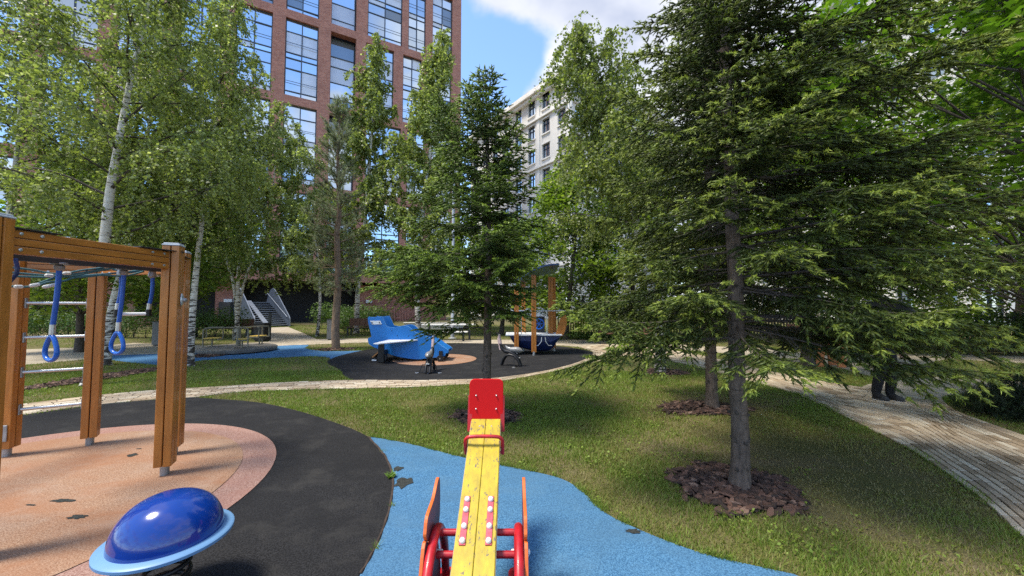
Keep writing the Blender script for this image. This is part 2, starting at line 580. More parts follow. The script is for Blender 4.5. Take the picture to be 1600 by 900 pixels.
def np_obj(name, V, faces, mat_, parent=None, tint=None, smooth=False, kind=None):
    """One mesh object from numpy arrays; faces is a list of (K, 3 or 4) index arrays."""
    me = bpy.data.meshes.new(name)
    V = np.asarray(V, dtype=np.float32)
    faces = [np.asarray(f, dtype=np.int32) for f in faces if len(f)]
    nl = sum(f.size for f in faces)
    nf = sum(len(f) for f in faces)
    me.vertices.add(len(V))
    me.vertices.foreach_set('co', V.ravel())
    me.loops.add(nl)
    me.loops.foreach_set('vertex_index', np.concatenate([f.ravel() for f in faces]))
    me.polygons.add(nf)
    tot = np.concatenate([np.full(len(f), f.shape[1], dtype=np.int32) for f in faces])
    me.polygons.foreach_set('loop_start', np.concatenate(([0], np.cumsum(tot)[:-1])).astype(np.int32))
    me.polygons.foreach_set('loop_total', tot)
    if smooth:
        me.polygons.foreach_set('use_smooth', np.ones(nf, dtype=bool))
    if tint is not None:
        a = me.attributes.new('tint', 'FLOAT', 'POINT')
        a.data.foreach_set('value', np.asarray(tint, dtype=np.float32))
    me.update(calc_edges=True)
    me.materials.append(mat_)
    o = bpy.data.objects.new(name, me)
    COL.objects.link(o)
    if parent is not None:
        o.parent = parent
    if kind:
        o['kind'] = kind
    return o


class MB:
    """Collects simple shapes and links them as ONE mesh object."""

    def __init__(self):
        self.v, self.f, self.m = [], [], []
        self.cur = 0

    def add(self, vs, fs):
        o = len(self.v)
        self.v += [tuple(p) for p in vs]
        for f in fs:
            self.f.append(tuple(i + o for i in f))
            self.m.append(self.cur)
        return self

    def box(self, c, s, rot=None):
        hx, hy, hz = s[0] / 2, s[1] / 2, s[2] / 2
        vs = [Vector((x * hx, y * hy, z * hz)) for x in (-1, 1) for y in (-1, 1) for z in (-1, 1)]
        if rot is not None:
            vs = [rot @ p for p in vs]
        c = Vector(c)
        return self.add([p + c for p in vs], [(0, 1, 3, 2), (4, 6, 7, 5), (0, 4, 5, 1), (2, 3, 7, 6), (0, 2, 6, 4), (1, 5, 7, 3)])

    def span(self, lo, hi):
        return self.box([(a + b) / 2 for a, b in zip(lo, hi)], [b - a for a, b in zip(lo, hi)])

    def bar(self, p, q, w, h, up=(0, 0, 1)):
        p, q = Vector(p), Vector(q)
        d = (q - p)
        ln = d.length
        d.normalize()
        u = Vector(up)
        s = d.cross(u)
        if s.length < 1e-4:
            s = d.cross(Vector((1, 0, 0)))
        s.normalize()
        t = s.cross(d)
        rot = Matrix((s, d, t)).transposed()
        return self.box((p + q) / 2, (w, ln, h), rot)

    def tube(self, pts, r, n=10, cap=True, closed=False):
        pts = [Vector(p) for p in pts]
        k = len(pts)
        rs = r if isinstance(r, (list, tuple)) else [r] * k
        prev = None
        vs = []
        for i, p in enumerate(pts):
            if closed:
                d = pts[(i + 1) % k] - pts[i - 1]
            else:
                d = pts[min(i + 1, k - 1)] - pts[max(i - 1, 0)]
            d.normalize()
            if prev is None:
                a = Vector((0, 0, 1)) if abs(d.z) < 0.9 else Vector((1, 0, 0))
                s = d.cross(a).normalized()
            else:
                s = (prev - d * prev.dot(d)).normalized()
            prev = s
            t = d.cross(s)
            for j in range(n):
                a = 2 * math.pi * j / n
                vs.append(p + (s * math.cos(a) + t * math.sin(a)) * rs[i])
        fs = []
        for i in range(k if closed else k - 1):
            i2 = (i + 1) % k
            for j in range(n):
                j2 = (j + 1) % n
                fs.append((i * n + j, i * n + j2, i2 * n + j2, i2 * n + j))
        if cap and not closed:
            fs.append(tuple(range(n - 1, -1, -1)))
            fs.append(tuple(range((k - 1) * n, k * n)))
        return self.add(vs, fs)

    def lathe(self, prof, n=32, c=(0, 0, 0), cap=True):
        vs = []
        for (r, z) in prof:
            for j in range(n):
                a = 2 * math.pi * j / n
                vs.append((c[0] + r * math.cos(a), c[1] + r * math.sin(a), c[2] + z))
        fs = []
        for i in range(len(prof) - 1):
            for j in range(n):
                j2 = (j + 1) % n
                fs.append((i * n + j, i * n + j2, (i + 1) * n + j2, (i + 1) * n + j))
        if cap:
            if prof[0][0] > 1e-4:
                fs.append(tuple(range(n - 1, -1, -1)))
            if prof[-1][0] > 1e-4:
                fs.append(tuple(range((len(prof) - 1) * n, len(prof) * n)))
        return self.add(vs, fs)

    def prism(self, outline, axis, edge_mat=None):
        """outline: 3-D points in one plane; axis: extrusion vector."""
        a = Vector(axis)
        k = len(outline)
        vs = [Vector(p) for p in outline] + [Vector(p) + a for p in outline]
        self.add(vs, [tuple(range(k)), tuple(range(2 * k - 1, k - 1, -1))])
        o = len(self.v) - 2 * k
        keep = self.cur
        if edge_mat is not None:
            self.cur = edge_mat
        for i in range(k):
            j = (i + 1) % k
            self.f.append((o + i, o + k + i, o + k + j, o + j))
            self.m.append(self.cur)
        self.cur = keep
        return self

    def build(self, name, mats, parent=None, smooth=False, bevel=0.0, local=True, label=None, kind=None):
        me = bpy.data.meshes.new(name)
        off = Vector((0, 0, 0))
        if parent is not None and not local:
            p = parent
            while p is not None:
                off = off + Vector(p.location)
                p = p.parent
        me.from_pydata([Vector(p) - off for p in self.v], [], self.f)
        if not isinstance(mats, (list, tuple)):
            mats = [mats]
        for m in mats:
            me.materials.append(m)
        me.polygons.foreach_set('material_index', np.array(self.m, dtype=np.int32))
        import bmesh
        bm = bmesh.new()
        bm.from_mesh(me)
        bmesh.ops.recalc_face_normals(bm, faces=bm.faces)
        bm.to_mesh(me)
        bm.free()
        if smooth:
            me.polygons.foreach_set('use_smooth', np.ones(len(me.polygons), dtype=bool))
            try:
                me.set_sharp_from_angle(angle=R(40))
            except Exception:
                pass
        o = bpy.data.objects.new(name, me)
        COL.objects.link(o)
        if parent is not None:
            o.parent = parent
        if bevel:
            b = o.modifiers.new('bevel', 'BEVEL')
            b.width = bevel
            b.segments = 2
            b.limit_method = 'ANGLE'
            b.angle_limit = R(35)
        if label:
            o['label'] = label
        if kind:
            o['kind'] = kind
        return o


def spline(pts, per=6, closed=False):
    """Catmull-Rom through the points."""
    P = [np.array(p, dtype=float) for p in pts]
    k = len(P)
    out = []
    rngi = range(k) if closed else range(k - 1)
    for i in rngi:
        if closed:
            a, b, c, d = P[i - 1], P[i], P[(i + 1) % k], P[(i + 2) % k]
        else:
            a, b, c, d = P[max(i - 1, 0)], P[i], P[i + 1], P[min(i + 2, k - 1)]
        for j in range(per):
            t = j / per
            out.append(0.5 * ((2 * b) + (c - a) * t + (2 * a - 5 * b + 4 * c - d) * t * t + (3 * b - a - 3 * c + d) * t ** 3))
    if not closed:
        out.append(P[-1])
    return np.array(out)


def resample(P, n):
    P = np.asarray(P, dtype=float)
    d = np.r_[0, np.cumsum(np.linalg.norm(np.diff(P, axis=0), axis=1))]
    t = np.linspace(0, d[-1], n)
    return np.stack([np.interp(t, d, P[:, i]) for i in range(P.shape[1])], 1)


def inside(poly, pts):
    poly = np.asarray(poly)[:, :2]
    x, y = pts[:, 0], pts[:, 1]
    r = np.zeros(len(pts), dtype=bool)
    j = len(poly) - 1
    for i in range(len(poly)):
        xi, yi, xj, yj = poly[i][0], poly[i][1], poly[j][0], poly[j][1]
        c = ((yi > y) != (yj > y)) & (x < (xj - xi) * (y - yi) / (yj - yi + 1e-12) + xi)
        r ^= c
        j = i
    return r


def sheet(name, poly, z, mat_, kind='structure', parent=None):
    b = MB()
    b.add([(p[0], p[1], z) for p in poly], [tuple(range(len(poly)))])
    o = b.build(name, mat_, parent)
    me = o.data
    if me.polygons[0].normal.z < 0:
        me.flip_normals()
    if kind:
        o['kind'] = kind
    return o


# ------------------------------------------------------------------ the ground
NOT_LAWN = []          # polygons where no grass grows


def gp(pts, per=5, closed=False):
    return spline([G(u, v)[:2] for (u, v) in pts], per, closed)


b = MB()
b.add([(-300, -60, 0), (300, -60, 0), (300, 400, 0), (-300, 400, 0)], [(0, 1, 2, 3)])
b.build('lawn', M['lawn'], kind='structure')

# near path, running from the left and round to the right
near_edge = gp([(27, 651), (156, 633), (249, 625), (310, 621), (370, 613.5), (480, 609.5), (624, 606.6), (700, 603), (767, 599), (839, 586.5), (905, 573), (945, 563), (981, 556)])
far_edge = gp([(27, 634), (131, 621), (249, 610), (310, 607), (400, 601), (480, 597), (555, 595), (652, 595), (753, 593), (796, 589), (854, 580), (897, 569), (920, 559), (926, 550), (905, 543)])
ext_n = near_edge[0] + (near_edge[0] - near_edge[3]) / np.linalg.norm(near_edge[0] - near_edge[3]) * 5
ext_f = far_edge[0] + (near_edge[0] - near_edge[3]) / np.linalg.norm(near_edge[0] - near_edge[3]) * 5
near_edge = np.vstack([[ext_n], near_edge])
far_edge = np.vstack([[ext_f], far_edge])
left_path = np.vstack([near_edge, far_edge[::-1]])
# right path
rl = gp([(981, 556), (1039, 563), (1121, 583), (1229, 612), (1256, 621), (1350, 667), (1412, 698), (1475, 739), (1537, 785), (1600, 845)])
rr = gp([(905, 543), (945, 538), (1010, 543), (1076, 552), (1121, 562), (1229, 586), (1344, 606), (1425, 613), (1472, 628), (1497, 645), (1600, 682)])
e1 = (rl[-1] - rl[-4]) / np.linalg.norm(rl[-1] - rl[-4])
e2 = (rr[-1] - rr[-4]) / np.linalg.norm(rr[-1] - rr[-4])
rl = np.vstack([rl, [rl[-1] + e1 * 1.2 + np.array((0.1, 0)), rl[-1] + e1 * 3.5 + np.array((0.6, 0))]])
rr = np.vstack([rr, [rr[-1] + e2 * 1.5, rr[-1] + e2 * 5.2]])
right_path = np.vstack([rl, rr[::-1]])
branch_path = np.vstack([gp([(1344, 605), (1369, 598), (1414, 589), (1500, 591), (1600, 597), (1700, 602)]), gp([(1700, 609), (1600, 608), (1534, 612), (1476, 620), (1472, 630), (1425, 628)])])
back_path = np.vstack([gp([(-200, 552), (31, 546), (131, 543), (209, 536), (320, 540), (420, 534), (420, 512)], 1), gp([(450, 511), (470, 519), (495, 530), (575, 529), (716, 531), (800, 531), (905, 531), (990, 536)], 1), gp([(990, 545), (926, 544), (880, 540), (767, 537), (716, 536), (575, 535), (495, 538), (420, 541), (320, 548), (251, 553), (131, 562), (31, 571), (-200, 590)], 1)])
right_back_path = np.vstack([gp([(1000, 536), (1200, 545), (1311, 557), (1450, 552), (1600, 557), (1800, 562)], 1), gp([(1800, 574), (1600, 568), (1480, 561), (1361, 588), (1311, 575), (1160, 555), (1010, 541)], 1)])
for nm, poly, z in (('path', left_path, 0.004), ('path', right_path, 0.005), ('path', branch_path, 0.0065), ('path', back_path, 0.0035), ('path', right_back_path, 0.0045)):
    far = poly is back_path or poly is right_back_path or poly is branch_path
    o = sheet(nm, poly, z, M['far_path'] if far else M['joint'])
    NOT_LAWN.append(poly)
    if poly is right_path:
        PATH_R = o
    if poly is left_path:
        PATH_L = o

# rubber areas
seam = gp([(575, 683), (592, 702), (605, 720), (614, 750), (610, 790), (598, 830), (580, 870), (563, 900)])
black_near = np.vstack([gp([(310, 622), (400, 629), (470, 644), (540, 667), (575, 683)])[:-1], seam,
                        [[-0.75, 1.6], [-0.75, -2.5], [-9, -2.5], [-12, 5.0]], near_edge[[1, 3, 6, 9, 12, 15]]])
black_far = gp([(513, 563), (566, 548), (640, 539), (716, 536.5), (767, 537), (830, 539), (882, 542), (926, 550.5), (920, 559), (897, 569), (854, 580.5), (796, 589.5), (753, 593.7), (652, 595.3), (555, 595.3), (529, 577)], 5, True)
blue_edge = gp([(575, 683), (640, 695), (730, 718), (790, 730), (868, 747), (905, 766), (935, 795), (960, 812), (990, 826), (1035, 845), (1100, 868), (1180, 887), (1240, 900)])
blue_near = np.vstack([blue_edge, [[2.6, 1.2], [2.9, -2.5], [-0.75, -2.5], [-0.75, 1.6]], seam[::-1]])
blue_far = np.vstack([gp([(150, 556), (251, 553), (320, 549), (425, 541), (482, 539), (476, 544), (505, 549), (567, 548)], 2), gp([(513, 563), (515, 559), (480, 557), (420, 560), (320, 563), (252, 571), (176, 563)], 2)])
sheet('rubber_surface', black_near, 0.008, M['rub_black'])
sheet('rubber_surface', black_far, 0.008, M['rub_black'])
blue_ground = sheet('rubber_surface', blue_near, 0.012, M['rub_blue'])
sheet('rubber_surface', blue_far, 0.006, M['rub_blue_far'])
NOT_LAWN += [black_near, black_far, blue_near, blue_far]


def circle(cx, cy, r, n=96):
    a = np.linspace(0, 2 * np.pi, n, endpoint=False)
    return np.stack([cx + r * np.cos(a), cy + r * np.sin(a)], 1)


sheet('rubber_surface', circle(-4.4, 3.1, 2.17), 0.013, M['rub_pink'])
orange_ground = sheet('rubber_surface', circle(-4.4, 3.1, 1.87), 0.018, M['rub_orange'])
c0 = G(672, 562)
sheet('rubber_surface', circle(c0.x + 0.15, c0.y + 0.05, 1.22), 0.013, M['rub_orange'])


def blob(u, v, rx, ry, seed, n=18, z=0.022, depth=None):
    r = random.Random(seed)
    c = G(u, v)
    pts = []
    for i in range(n):
        a = 2 * math.pi * i / n
        k = r.uniform(0.55, 1.15)
        pts.append((c.x + rx * k * math.cos(a), c.y + ry * k * math.sin(a)))
    return pts


for i, (u, v, rx, ry) in enumerate(((98, 786, .10, .03), (120, 812, .075, .035), (206, 714, .05, .05), (217, 704, .035, .012), (48, 793, .05, .012))):
    sheet('worn_patch', blob(u, v, rx, ry, i), 0.022, M['wear'], None, orange_ground)
for i, (u, v, rx, ry) in enumerate(((630, 757, .085, .11), (622, 735, .06, .06), (990, 833, .06, .03))):
    sheet('worn_patch', blob(u, v, rx, ry, 20 + i), 0.0165, M['wear'], None, blue_ground)
b = MB()
b.tube([(p[0], p[1], 0.010 + 0.006 * math.sin(i * 1.7)) for i, p in enumerate(seam)], 0.011, 6)
b.build('rubber_edge', M['mulch'], kind='structure')

# mulch beds: (u, v, radius)
beds = []


def mulch_bed(c, rx, ry, seed, ang=0.0, n=26):
    r = random.Random(seed)
    pts = []
    for i in range(n):
        a = 2 * math.pi * i / n
        k = r.uniform(0.86, 1.12)
        x, y = rx * k * math.cos(a), ry * k * math.sin(a)
        pts.append((c[0] + x * math.cos(ang) - y * math.sin(ang), c[1] + x * math.sin(ang) + y * math.cos(ang)))
    o = sheet('mulch_bed', pts, 0.010, M['mulch'])
    NOT_LAWN.append(np.array(pts))
    return o, np.array(pts)


def chip_mesh(seed):
    r = random.Random(seed)
    b = MB()
    k = 7
    top, bot = [], []
    for i in range(k):
        a = 2 * math.pi * i / k
        q = r.uniform(0.75, 1.1)
        x, y = 0.5 * q * math.cos(a), 0.5 * q * math.sin(a)
        top.append((x * 0.92, y * 0.92, 0.5 + r.uniform(-.25, .25) + 0.5 * y * y))
        bot.append((x, y, -0.5))
    b.add(bot + top, [tuple(range(k - 1, -1, -1)), tuple(range(k, 2 * k))] + [(i, (i + 1) % k, k + (i + 1) % k, k + i) for i in range(k)])
    me = bpy.data.meshes.new('bark_chip')
    me.from_pydata(b.v, [], b.f)
    me.materials.append(M['chip'])
    return me


CHIPS = [chip_mesh(i) for i in range(5)]


def chips(bed, poly, n, size=(0.05, 0.12), loose=1.04, heap=0.03, seed=0, parts=0):
    r = np.random.default_rng(seed)
    c = poly.mean(0)
    lo, hi = poly.min(0), poly.max(0)
    P = r.uniform(lo - 0.12, hi + 0.12, (n * 4, 2))
    k_in = inside(c + (poly - c) * loose, P)
    stray = P[~k_in & inside(c + (poly - c) * 1.16, P)][:n // 14]
    P = np.vstack([P[k_in][:n], stray])
    V, Fq, k = [], [], 0
    b = MB()
    for i, p in enumerate(P):
        L = r.uniform(*size)
        W = L * r.uniform(0.26, 0.46)
        T = r.uniform(0.008, 0.016)
        d = np.linalg.norm((p - c) / (hi - lo) * 2)
        z = 0.014 + max(0, 1 - d) * heap + r.uniform(0, 0.012)
        e = (r.normal(0, 0.22), r.normal(0, 0.22), r.uniform(0, 6.28))
        if i < parts:
            o = bpy.data.objects.new('bark_chip', CHIPS[i % 5])
            COL.objects.link(o)
            o.parent = bed
            o.location = (p[0], p[1], z + 0.008)
            o.rotation_euler = e
            o.scale = (L, W, T)
        else:
            from mathutils import Euler
            mt = Matrix.LocRotScale(Vector((p[0], p[1], z)), Euler(e), Vector((L, W, T)))
            me = CHIPS[i % 5]
            b.add([mt @ v.co for v in me.vertices], [tuple(q.vertices) for q in me.polygons])
    if b.v:
        b.build('bark_chip', M['chip'], bed, kind='stuff')


B_BIG = G(1157, 768)
B_SECOND = G(1113, 640)
B_MID = G(761, 652)
B_BIRCH_R = G(1032, 582)
B_PINE = G(525, 546)
bed, poly = mulch_bed((B_BIG.x - 0.02, B_BIG.y + 0.06), 0.50, 0.44, 1)
chips(bed, poly, 520, (0.07, 0.16), 1.03, 0.05, 1, 240)
bed, poly = mulch_bed((B_SECOND.x - 0.12, B_SECOND.y + 0.05), 0.62, 0.42, 2)
chips(bed, poly, 330, (0.07, 0.16), 1.03, 0.05, 2, 60)
bed, poly = mulch_bed((B_MID.x, B_MID.y), 0.50, 0.36, 3)
chips(bed, poly, 260, (0.07, 0.16), 1.03, 0.05, 3, 40)
bed, poly = mulch_bed((B_BIRCH_R.x + 0.1, B_BIRCH_R.y), 0.55, 0.45, 4)
chips(bed, poly, 200, (0.07, 0.14), 1.03, 0.04, 4)
bed, poly = mulch_bed((B_PINE.x, B_PINE.y), 0.7, 0.5, 5)
chips(bed, poly, 200, (0.07, 0.15), 1.03, 0.04, 5)
ga, gb = G(20, 612), G(275, 573)
mid = (ga + gb) / 2
bed, poly = mulch_bed((mid.x, mid.y), (gb - ga).length / 2, 0.36, 6, math.atan2((gb - ga).y, (gb - ga).x), 40)
chips(bed, poly, 950, (0.07, 0.16), 1.0, 0.03, 6)
mm = G(325, 556)
bed, poly = mulch_bed((mm.x, mm.y), 0.55, 0.45, 7)
chips(bed, poly, 150, (0.08, 0.16), 1.0, 0.03, 7)


# ------------------------------------------------------------------ paving stones
def paver_unit():
    b = MB()
    t = [(-.5, -.5), (.5, -.5), (.5, .5), (-.5, .5)]
    b.add([(x, y, -1) for x, y in t] + [(x, y, -0.12) for x, y in t] + [(x * .965, y * .90, 0) for x, y in t],
          [(8, 9, 10, 11)] + [(i, (i + 1) % 4, 4 + (i + 1) % 4, 4 + i) for i in range(4)] + [(4 + i, 4 + (i + 1) % 4, 8 + (i + 1) % 4, 8 + i) for i in range(4)])
    me = bpy.data.meshes.new('paver')
    me.from_pydata(b.v, [], b.f)
    me.materials.append(M['paver'])
    return me


PAVER = paver_unit()


def pave(path_o, L, Rr, nrow, plen, parts, z=0.02, seed=0):
    r = np.random.default_rng(seed)
    n = 240
    A, B = resample(L, n), resample(Rr, n)
    mid_ = (A + B) / 2
    total = np.linalg.norm(np.diff(mid_, axis=0), axis=1).sum()
    out = []
    for k in range(nrow):
        w0, w1 = k / nrow, (k + 1) / nrow
        s = r.uniform(-plen, 0)
        while s < total:
            ln = plen * r.choice([0.75, 1.0, 1.0, 1.3])
            t0, t1 = max(0, s) / total * (n - 1), min(total, s + ln) / total * (n - 1)
            s += ln
            if t1 - t0 < 0.25:
                continue

            def pt(t, w):
                i = int(min(t, n - 2))
                f = t - i
                a = A[i] * (1 - f) + A[i + 1] * f
                b2 = B[i] * (1 - f) + B[i + 1] * f
                return a * (1 - w) + b2 * w
            p00, p10, p11, p01 = pt(t0, w0), pt(t1, w0), pt(t1, w1), pt(t0, w1)
            c = (p00 + p10 + p11 + p01) / 4
            d = (p10 + p11 - p00 - p01) / 2
            e = (p01 + p11 - p00 - p10) / 2
            ln2 = np.linalg.norm(d)
            if ln2 < 0.03:
                continue
            d = d / ln2
            wd = abs(e[0] * -d[1] + e[1] * d[0])
            out.append((c, d, ln2 - 0.013, max(0.02, wd - 0.013), z + r.normal(0, 0.0015), r.normal(0, 0.006)))
    sc = []
    for (c, d, ln2, wd, zz_, rx) in out:
        u = 800 + F * c[0] / max(c[1], .1)
        v = 478 + F * 1.6 / max(c[1], .1)
        ok = c[1] > 0.5 and -10 < u < 1610 and v < 905
        sc.append((ln2 * wd * (F / c[1]) ** 3) if ok else 0)
    order = np.argsort(sc)[::-1]
    sel = set(int(i) for i in order[:parts] if sc[i] > 0)
    bv, bf = [], []
    uv = [v.co.copy() for v in PAVER.vertices]
    uf = [tuple(q.vertices) for q in PAVER.polygons]
    for i, (c, d, ln2, wd, zz_, rx) in enumerate(out):
        if i in sel:
            o = bpy.data.objects.new('paver', PAVER)
            COL.objects.link(o)
            o.parent = path_o
            o.location = (c[0], c[1], zz_)
            o.rotation_euler = (rx, 0, math.atan2(d[1], d[0]))
            o.scale = (ln2, wd, 0.03)
        else:
            k = len(bv)
            for p in uv:
                x, y = p.x * ln2, p.y * wd
                bv.append((c[0] + x * d[0] - y * d[1], c[1] + x * d[1] + y * d[0], zz_ + p.z * 0.03 + rx * y))
            bf += [tuple(q + k for q in f) for f in uf]
    me = bpy.data.meshes.new('paver')
    me.from_pydata(bv, [], bf)
    me.materials.append(M['paver'])
    o = bpy.data.objects.new('paver', me)
    COL.objects.link(o)
    o.parent = path_o
    o['kind'] = 'stuff'


pave(PATH_R, rl, rr, 20, 0.235, 300, seed=3)
pave(PATH_L, near_edge, far_edge, 10, 0.25, 0, seed=4)


# ------------------------------------------------------------------ grass
def unit(a):
    return a / np.maximum(np.linalg.norm(a, axis=-1, keepdims=True), 1e-9)


def grass():
    lawns = []
    r = np.random.default_rng(11)

    def area(x0, x1, y0, y1, dens):
        n = int((x1 - x0) * (y1 - y0) * dens)
        return np.stack([r.uniform(x0, x1, n), r.uniform(y0, y1, n)], 1)
    P = np.vstack([area(-1.2, 4.6, 2.0, 4.2, 8400), area(-3.6, 6.0, 4.2, 6.2, 5000), area(-7, 8, 6.2, 9.5, 2600), area(-17, 15, 8.5, 15, 650), area(-24, 22, 15, 32, 110), area(5, 12, 2.6, 8.5, 1500), area(-14, -7, 5.5, 9.5, 1700)])
    k = np.abs(P[:, 0] / np.maximum(P[:, 1], .1)) < 2.1
    P = P[k]
    for poly in NOT_LAWN:
        P = P[~inside(poly, P)]
    # patchy growth
    def field(p, s, ph):
        return (np.sin(p[:, 0] * 1.7 * s + ph) * np.cos(p[:, 1] * 1.3 * s + ph * 2) + np.sin(p[:, 0] * 3.9 * s + p[:, 1] * 2.7 * s + ph * 3) * .6 + np.sin(p[:, 1] * 6.1 * s - p[:, 0] * 4.3 * s) * .4) / 2
    dry = field(P, 1.0, 0.8) * .5 + field(P, 2.6, 2.0) * .35
    # thin worn ground under the big spruces
    for c, rad in ((B_BIG, 1.0), (B_SECOND, 0.9), (Vector((2.7, 4.0, 0)), 1.0)):
        d = np.hypot(P[:, 0] - c.x - .55, P[:, 1] - c.y - .25)
        dry += 1.05 * np.exp(-(d / rad) ** 2)
    keep = r.uniform(0, 1, len(P)) > np.clip(dry * 0.70 + 0.05, 0, 0.93)
    P, dry = P[keep], dry[keep]
    n = len(P)
    far = np.clip((P[:, 1] - 3) / 6, 0, 4)
    h = r.uniform(0.018, 0.050, n) * (1 - 0.45 * np.clip(dry, 0, 1)) * (1 + 0.12 * far)
    w = r.uniform(0.0024, 0.0048, n) * (1 + 0.8 * far)
    a = r.uniform(0, 2 * np.pi, n)
    lean = r.uniform(0.1, 0.95, n) * h
    la = r.uniform(0, 2 * np.pi, n)
    V = np.zeros((n, 3, 3))
    V[:, 0, 0] = P[:, 0] - np.cos(a) * w
    V[:, 0, 1] = P[:, 1] - np.sin(a) * w
    V[:, 1, 0] = P[:, 0] + np.cos(a) * w
    V[:, 1, 1] = P[:, 1] + np.sin(a) * w
    V[:, 2, 0] = P[:, 0] + np.cos(la) * lean
    V[:, 2, 1] = P[:, 1] + np.sin(la) * lean
    V[:, 2, 2] = h
    t = np.clip(0.62 - dry * 0.55 + r.normal(0, 0.17, n), 0, 1)
    np_obj('grass', V.reshape(-1, 3), [np.arange(n * 3).reshape(-1, 3)], M['grass'], None, np.repeat(t, 3), kind='stuff')
    # broad low clover-like leaves
    # longer ragged tufts where the mower does not reach: along the rubber and the paving
    E = []
    for ed_, sgn, thr in ((blue_edge, 1, .2), (rl, 1, .2), (near_edge, -1, .2), (seam, 1, 2.3)):
        ed_ = resample(ed_, 400)
        tg_ = unit(np.gradient(ed_, axis=0))
        i_ = r.integers(0, 400, 5200 if ed_[0, 1] < 60 else 0)
        off = np.abs(r.normal(0, .035, len(i_))) - .012
        cl_ = np.sin(i_ * .23) + np.sin(i_ * .071 + 1) + r.normal(0, .5, len(i_))
        nn_ = np.stack([-tg_[i_, 1], tg_[i_, 0]], 1)
        q_ = ed_[i_] + nn_ * (off * sgn)[:, None]
        E.append(q_[cl_ > thr])
    E = np.concatenate(E)
    E = E[np.linalg.norm(E, axis=1) < 12]
    ne = len(E)
    h = r.uniform(.02, .065, ne)
    a = r.uniform(0, 6.28, ne)
    la = r.uniform(0, 6.28, ne)
    V = np.zeros((ne, 3, 3))
    w = r.uniform(.0025, .0045, ne)
    V[:, 0, :2] = E - np.stack([np.cos(a), np.sin(a)], 1) * w[:, None]
    V[:, 1, :2] = E + np.stack([np.cos(a), np.sin(a)], 1) * w[:, None]
    V[:, 2, :2] = E + np.stack([np.cos(la), np.sin(la)], 1) * (h * r.uniform(.2, 1.1, ne))[:, None]
    V[:, :2, 2] = .004
    V[:, 2, 2] = h
    np_obj('edge_grass', V.reshape(-1, 3), [np.arange(ne * 3).reshape(-1, 3)], M['grass'], None, np.repeat(np.clip(r.normal(.7, .2, ne), 0, 1), 3), kind='stuff')
    m = 26000
    Q = P[r.integers(0, n, m)] + r.normal(0, 0.03, (m, 2))
    for poly in NOT_LAWN:
        Q = Q[~inside(poly, Q)]
    fl = field(Q, 1.9, 4.0)
    Q = Q[fl > 0.12]
    m = len(Q)
    s = r.uniform(0.006, 0.014, m) * (1 + 0.5 * np.clip((Q[:, 1] - 3) / 6, 0, 3))
    a = r.uniform(0, 6.28, m)
    c = np.concatenate([Q, r.uniform(0.015, 0.05, (m, 1))], 1)
    e1_ = np.stack([np.cos(a), np.sin(a), r.normal(0, .35, m)], 1) * s[:, None]
    e2_ = np.stack([-np.sin(a), np.cos(a), r.normal(0, .35, m)], 1) * s[:, None] * 0.8
    V = np.stack([c - e1_, c - e2_, c + e1_, c + e2_], 1)
    np_obj('ground_cover', V.reshape(-1, 3), [np.arange(m * 4).reshape(-1, 4)], M['grass'], None, np.repeat(r.uniform(0.6, 1.0, m), 4), kind='stuff')


grass()


# ------------------------------------------------------------------ plants
def frame(d):
    ref = np.where(np.abs(d[..., 2:3]) < 0.9, np.array([0, 0, 1.0]), np.array([1.0, 0, 0]))
    s = unit(np.cross(d, ref))
    return s, np.cross(s, d)


def needles(pos, axis, ln, tint, m, nl, w, r, spread=0.85):
    """A brush of m single-triangle needles round every shoot."""
    S = len(pos)
    s, t = frame(axis)
    k = (np.arange(m)[None, :] + r.uniform(0, 1, (S, m))) / m
    ph = r.uniform(0, 2 * np.pi, (S, m))
    rad = s[:, None] * np.cos(ph)[..., None] + t[:, None] * np.sin(ph)[..., None]
    d = unit(axis[:, None] * 0.75 + rad * spread)
    base = pos[:, None] + axis[:, None] * (k * ln[:, None])[..., None]
    tang = -s[:, None] * np.sin(ph)[..., None] + t[:, None] * np.cos(ph)[..., None]
    q = r.uniform(0.75, 1.2, (S, m, 1)) * nl
    V = np.stack([base - tang * w, base + tang * w, base + d * q], 2)
    T = np.clip(np.repeat(tint, m * 3) + np.repeat(r.normal(0, 0.06, S * m), 3), 0, 1)
    return V.reshape(-1, 3).astype(np.float32), T


def spindles(P, ax, ln, rad, tint):
    """A slim three-sided spindle along every shoot: the dense heart of its needles."""
    s, t = frame(ax)
    n = len(P)
    V = np.zeros((n, 5, 3), dtype=np.float32)
    V[:, 0] = P
    V[:, 4] = P + ax * ln[:, None]
    for j in range(3):
        a = 2 * np.pi * j / 3
        V[:, 1 + j] = P + ax * (ln * .42)[:, None] + (s * np.cos(a) + t * np.sin(a)) * rad
    base = (np.arange(n) * 5)[:, None]
    f = np.concatenate([base + np.array([q]) for q in ((0, 2, 1), (0, 3, 2), (0, 1, 3), (4, 1, 2), (4, 2, 3), (4, 3, 1))])
    return V.reshape(-1, 3), f, np.clip(np.repeat(tint, 5), 0, 1)


def prisms(P, Q, r0, r1):
    """Thin three-sided sticks from P to Q."""
    d = unit(Q - P)
    s, t = frame(d)
    n = len(P)
    V = np.zeros((n, 6, 3))
    for j in range(3):
        a = 2 * np.pi * j / 3
        o = s * np.cos(a) + t * np.sin(a)
        V[:, j] = P + o * np.reshape(r0, (-1, 1))
        V[:, 3 + j] = Q + o * np.reshape(r1, (-1, 1))
    base = (np.arange(n) * 6)[:, None]
    f = np.concatenate([base + np.array([[j, (j + 1) % 3, 3 + (j + 1) % 3, 3 + j]]) for j in range(3)], 0)
    return V.reshape(-1, 3), f


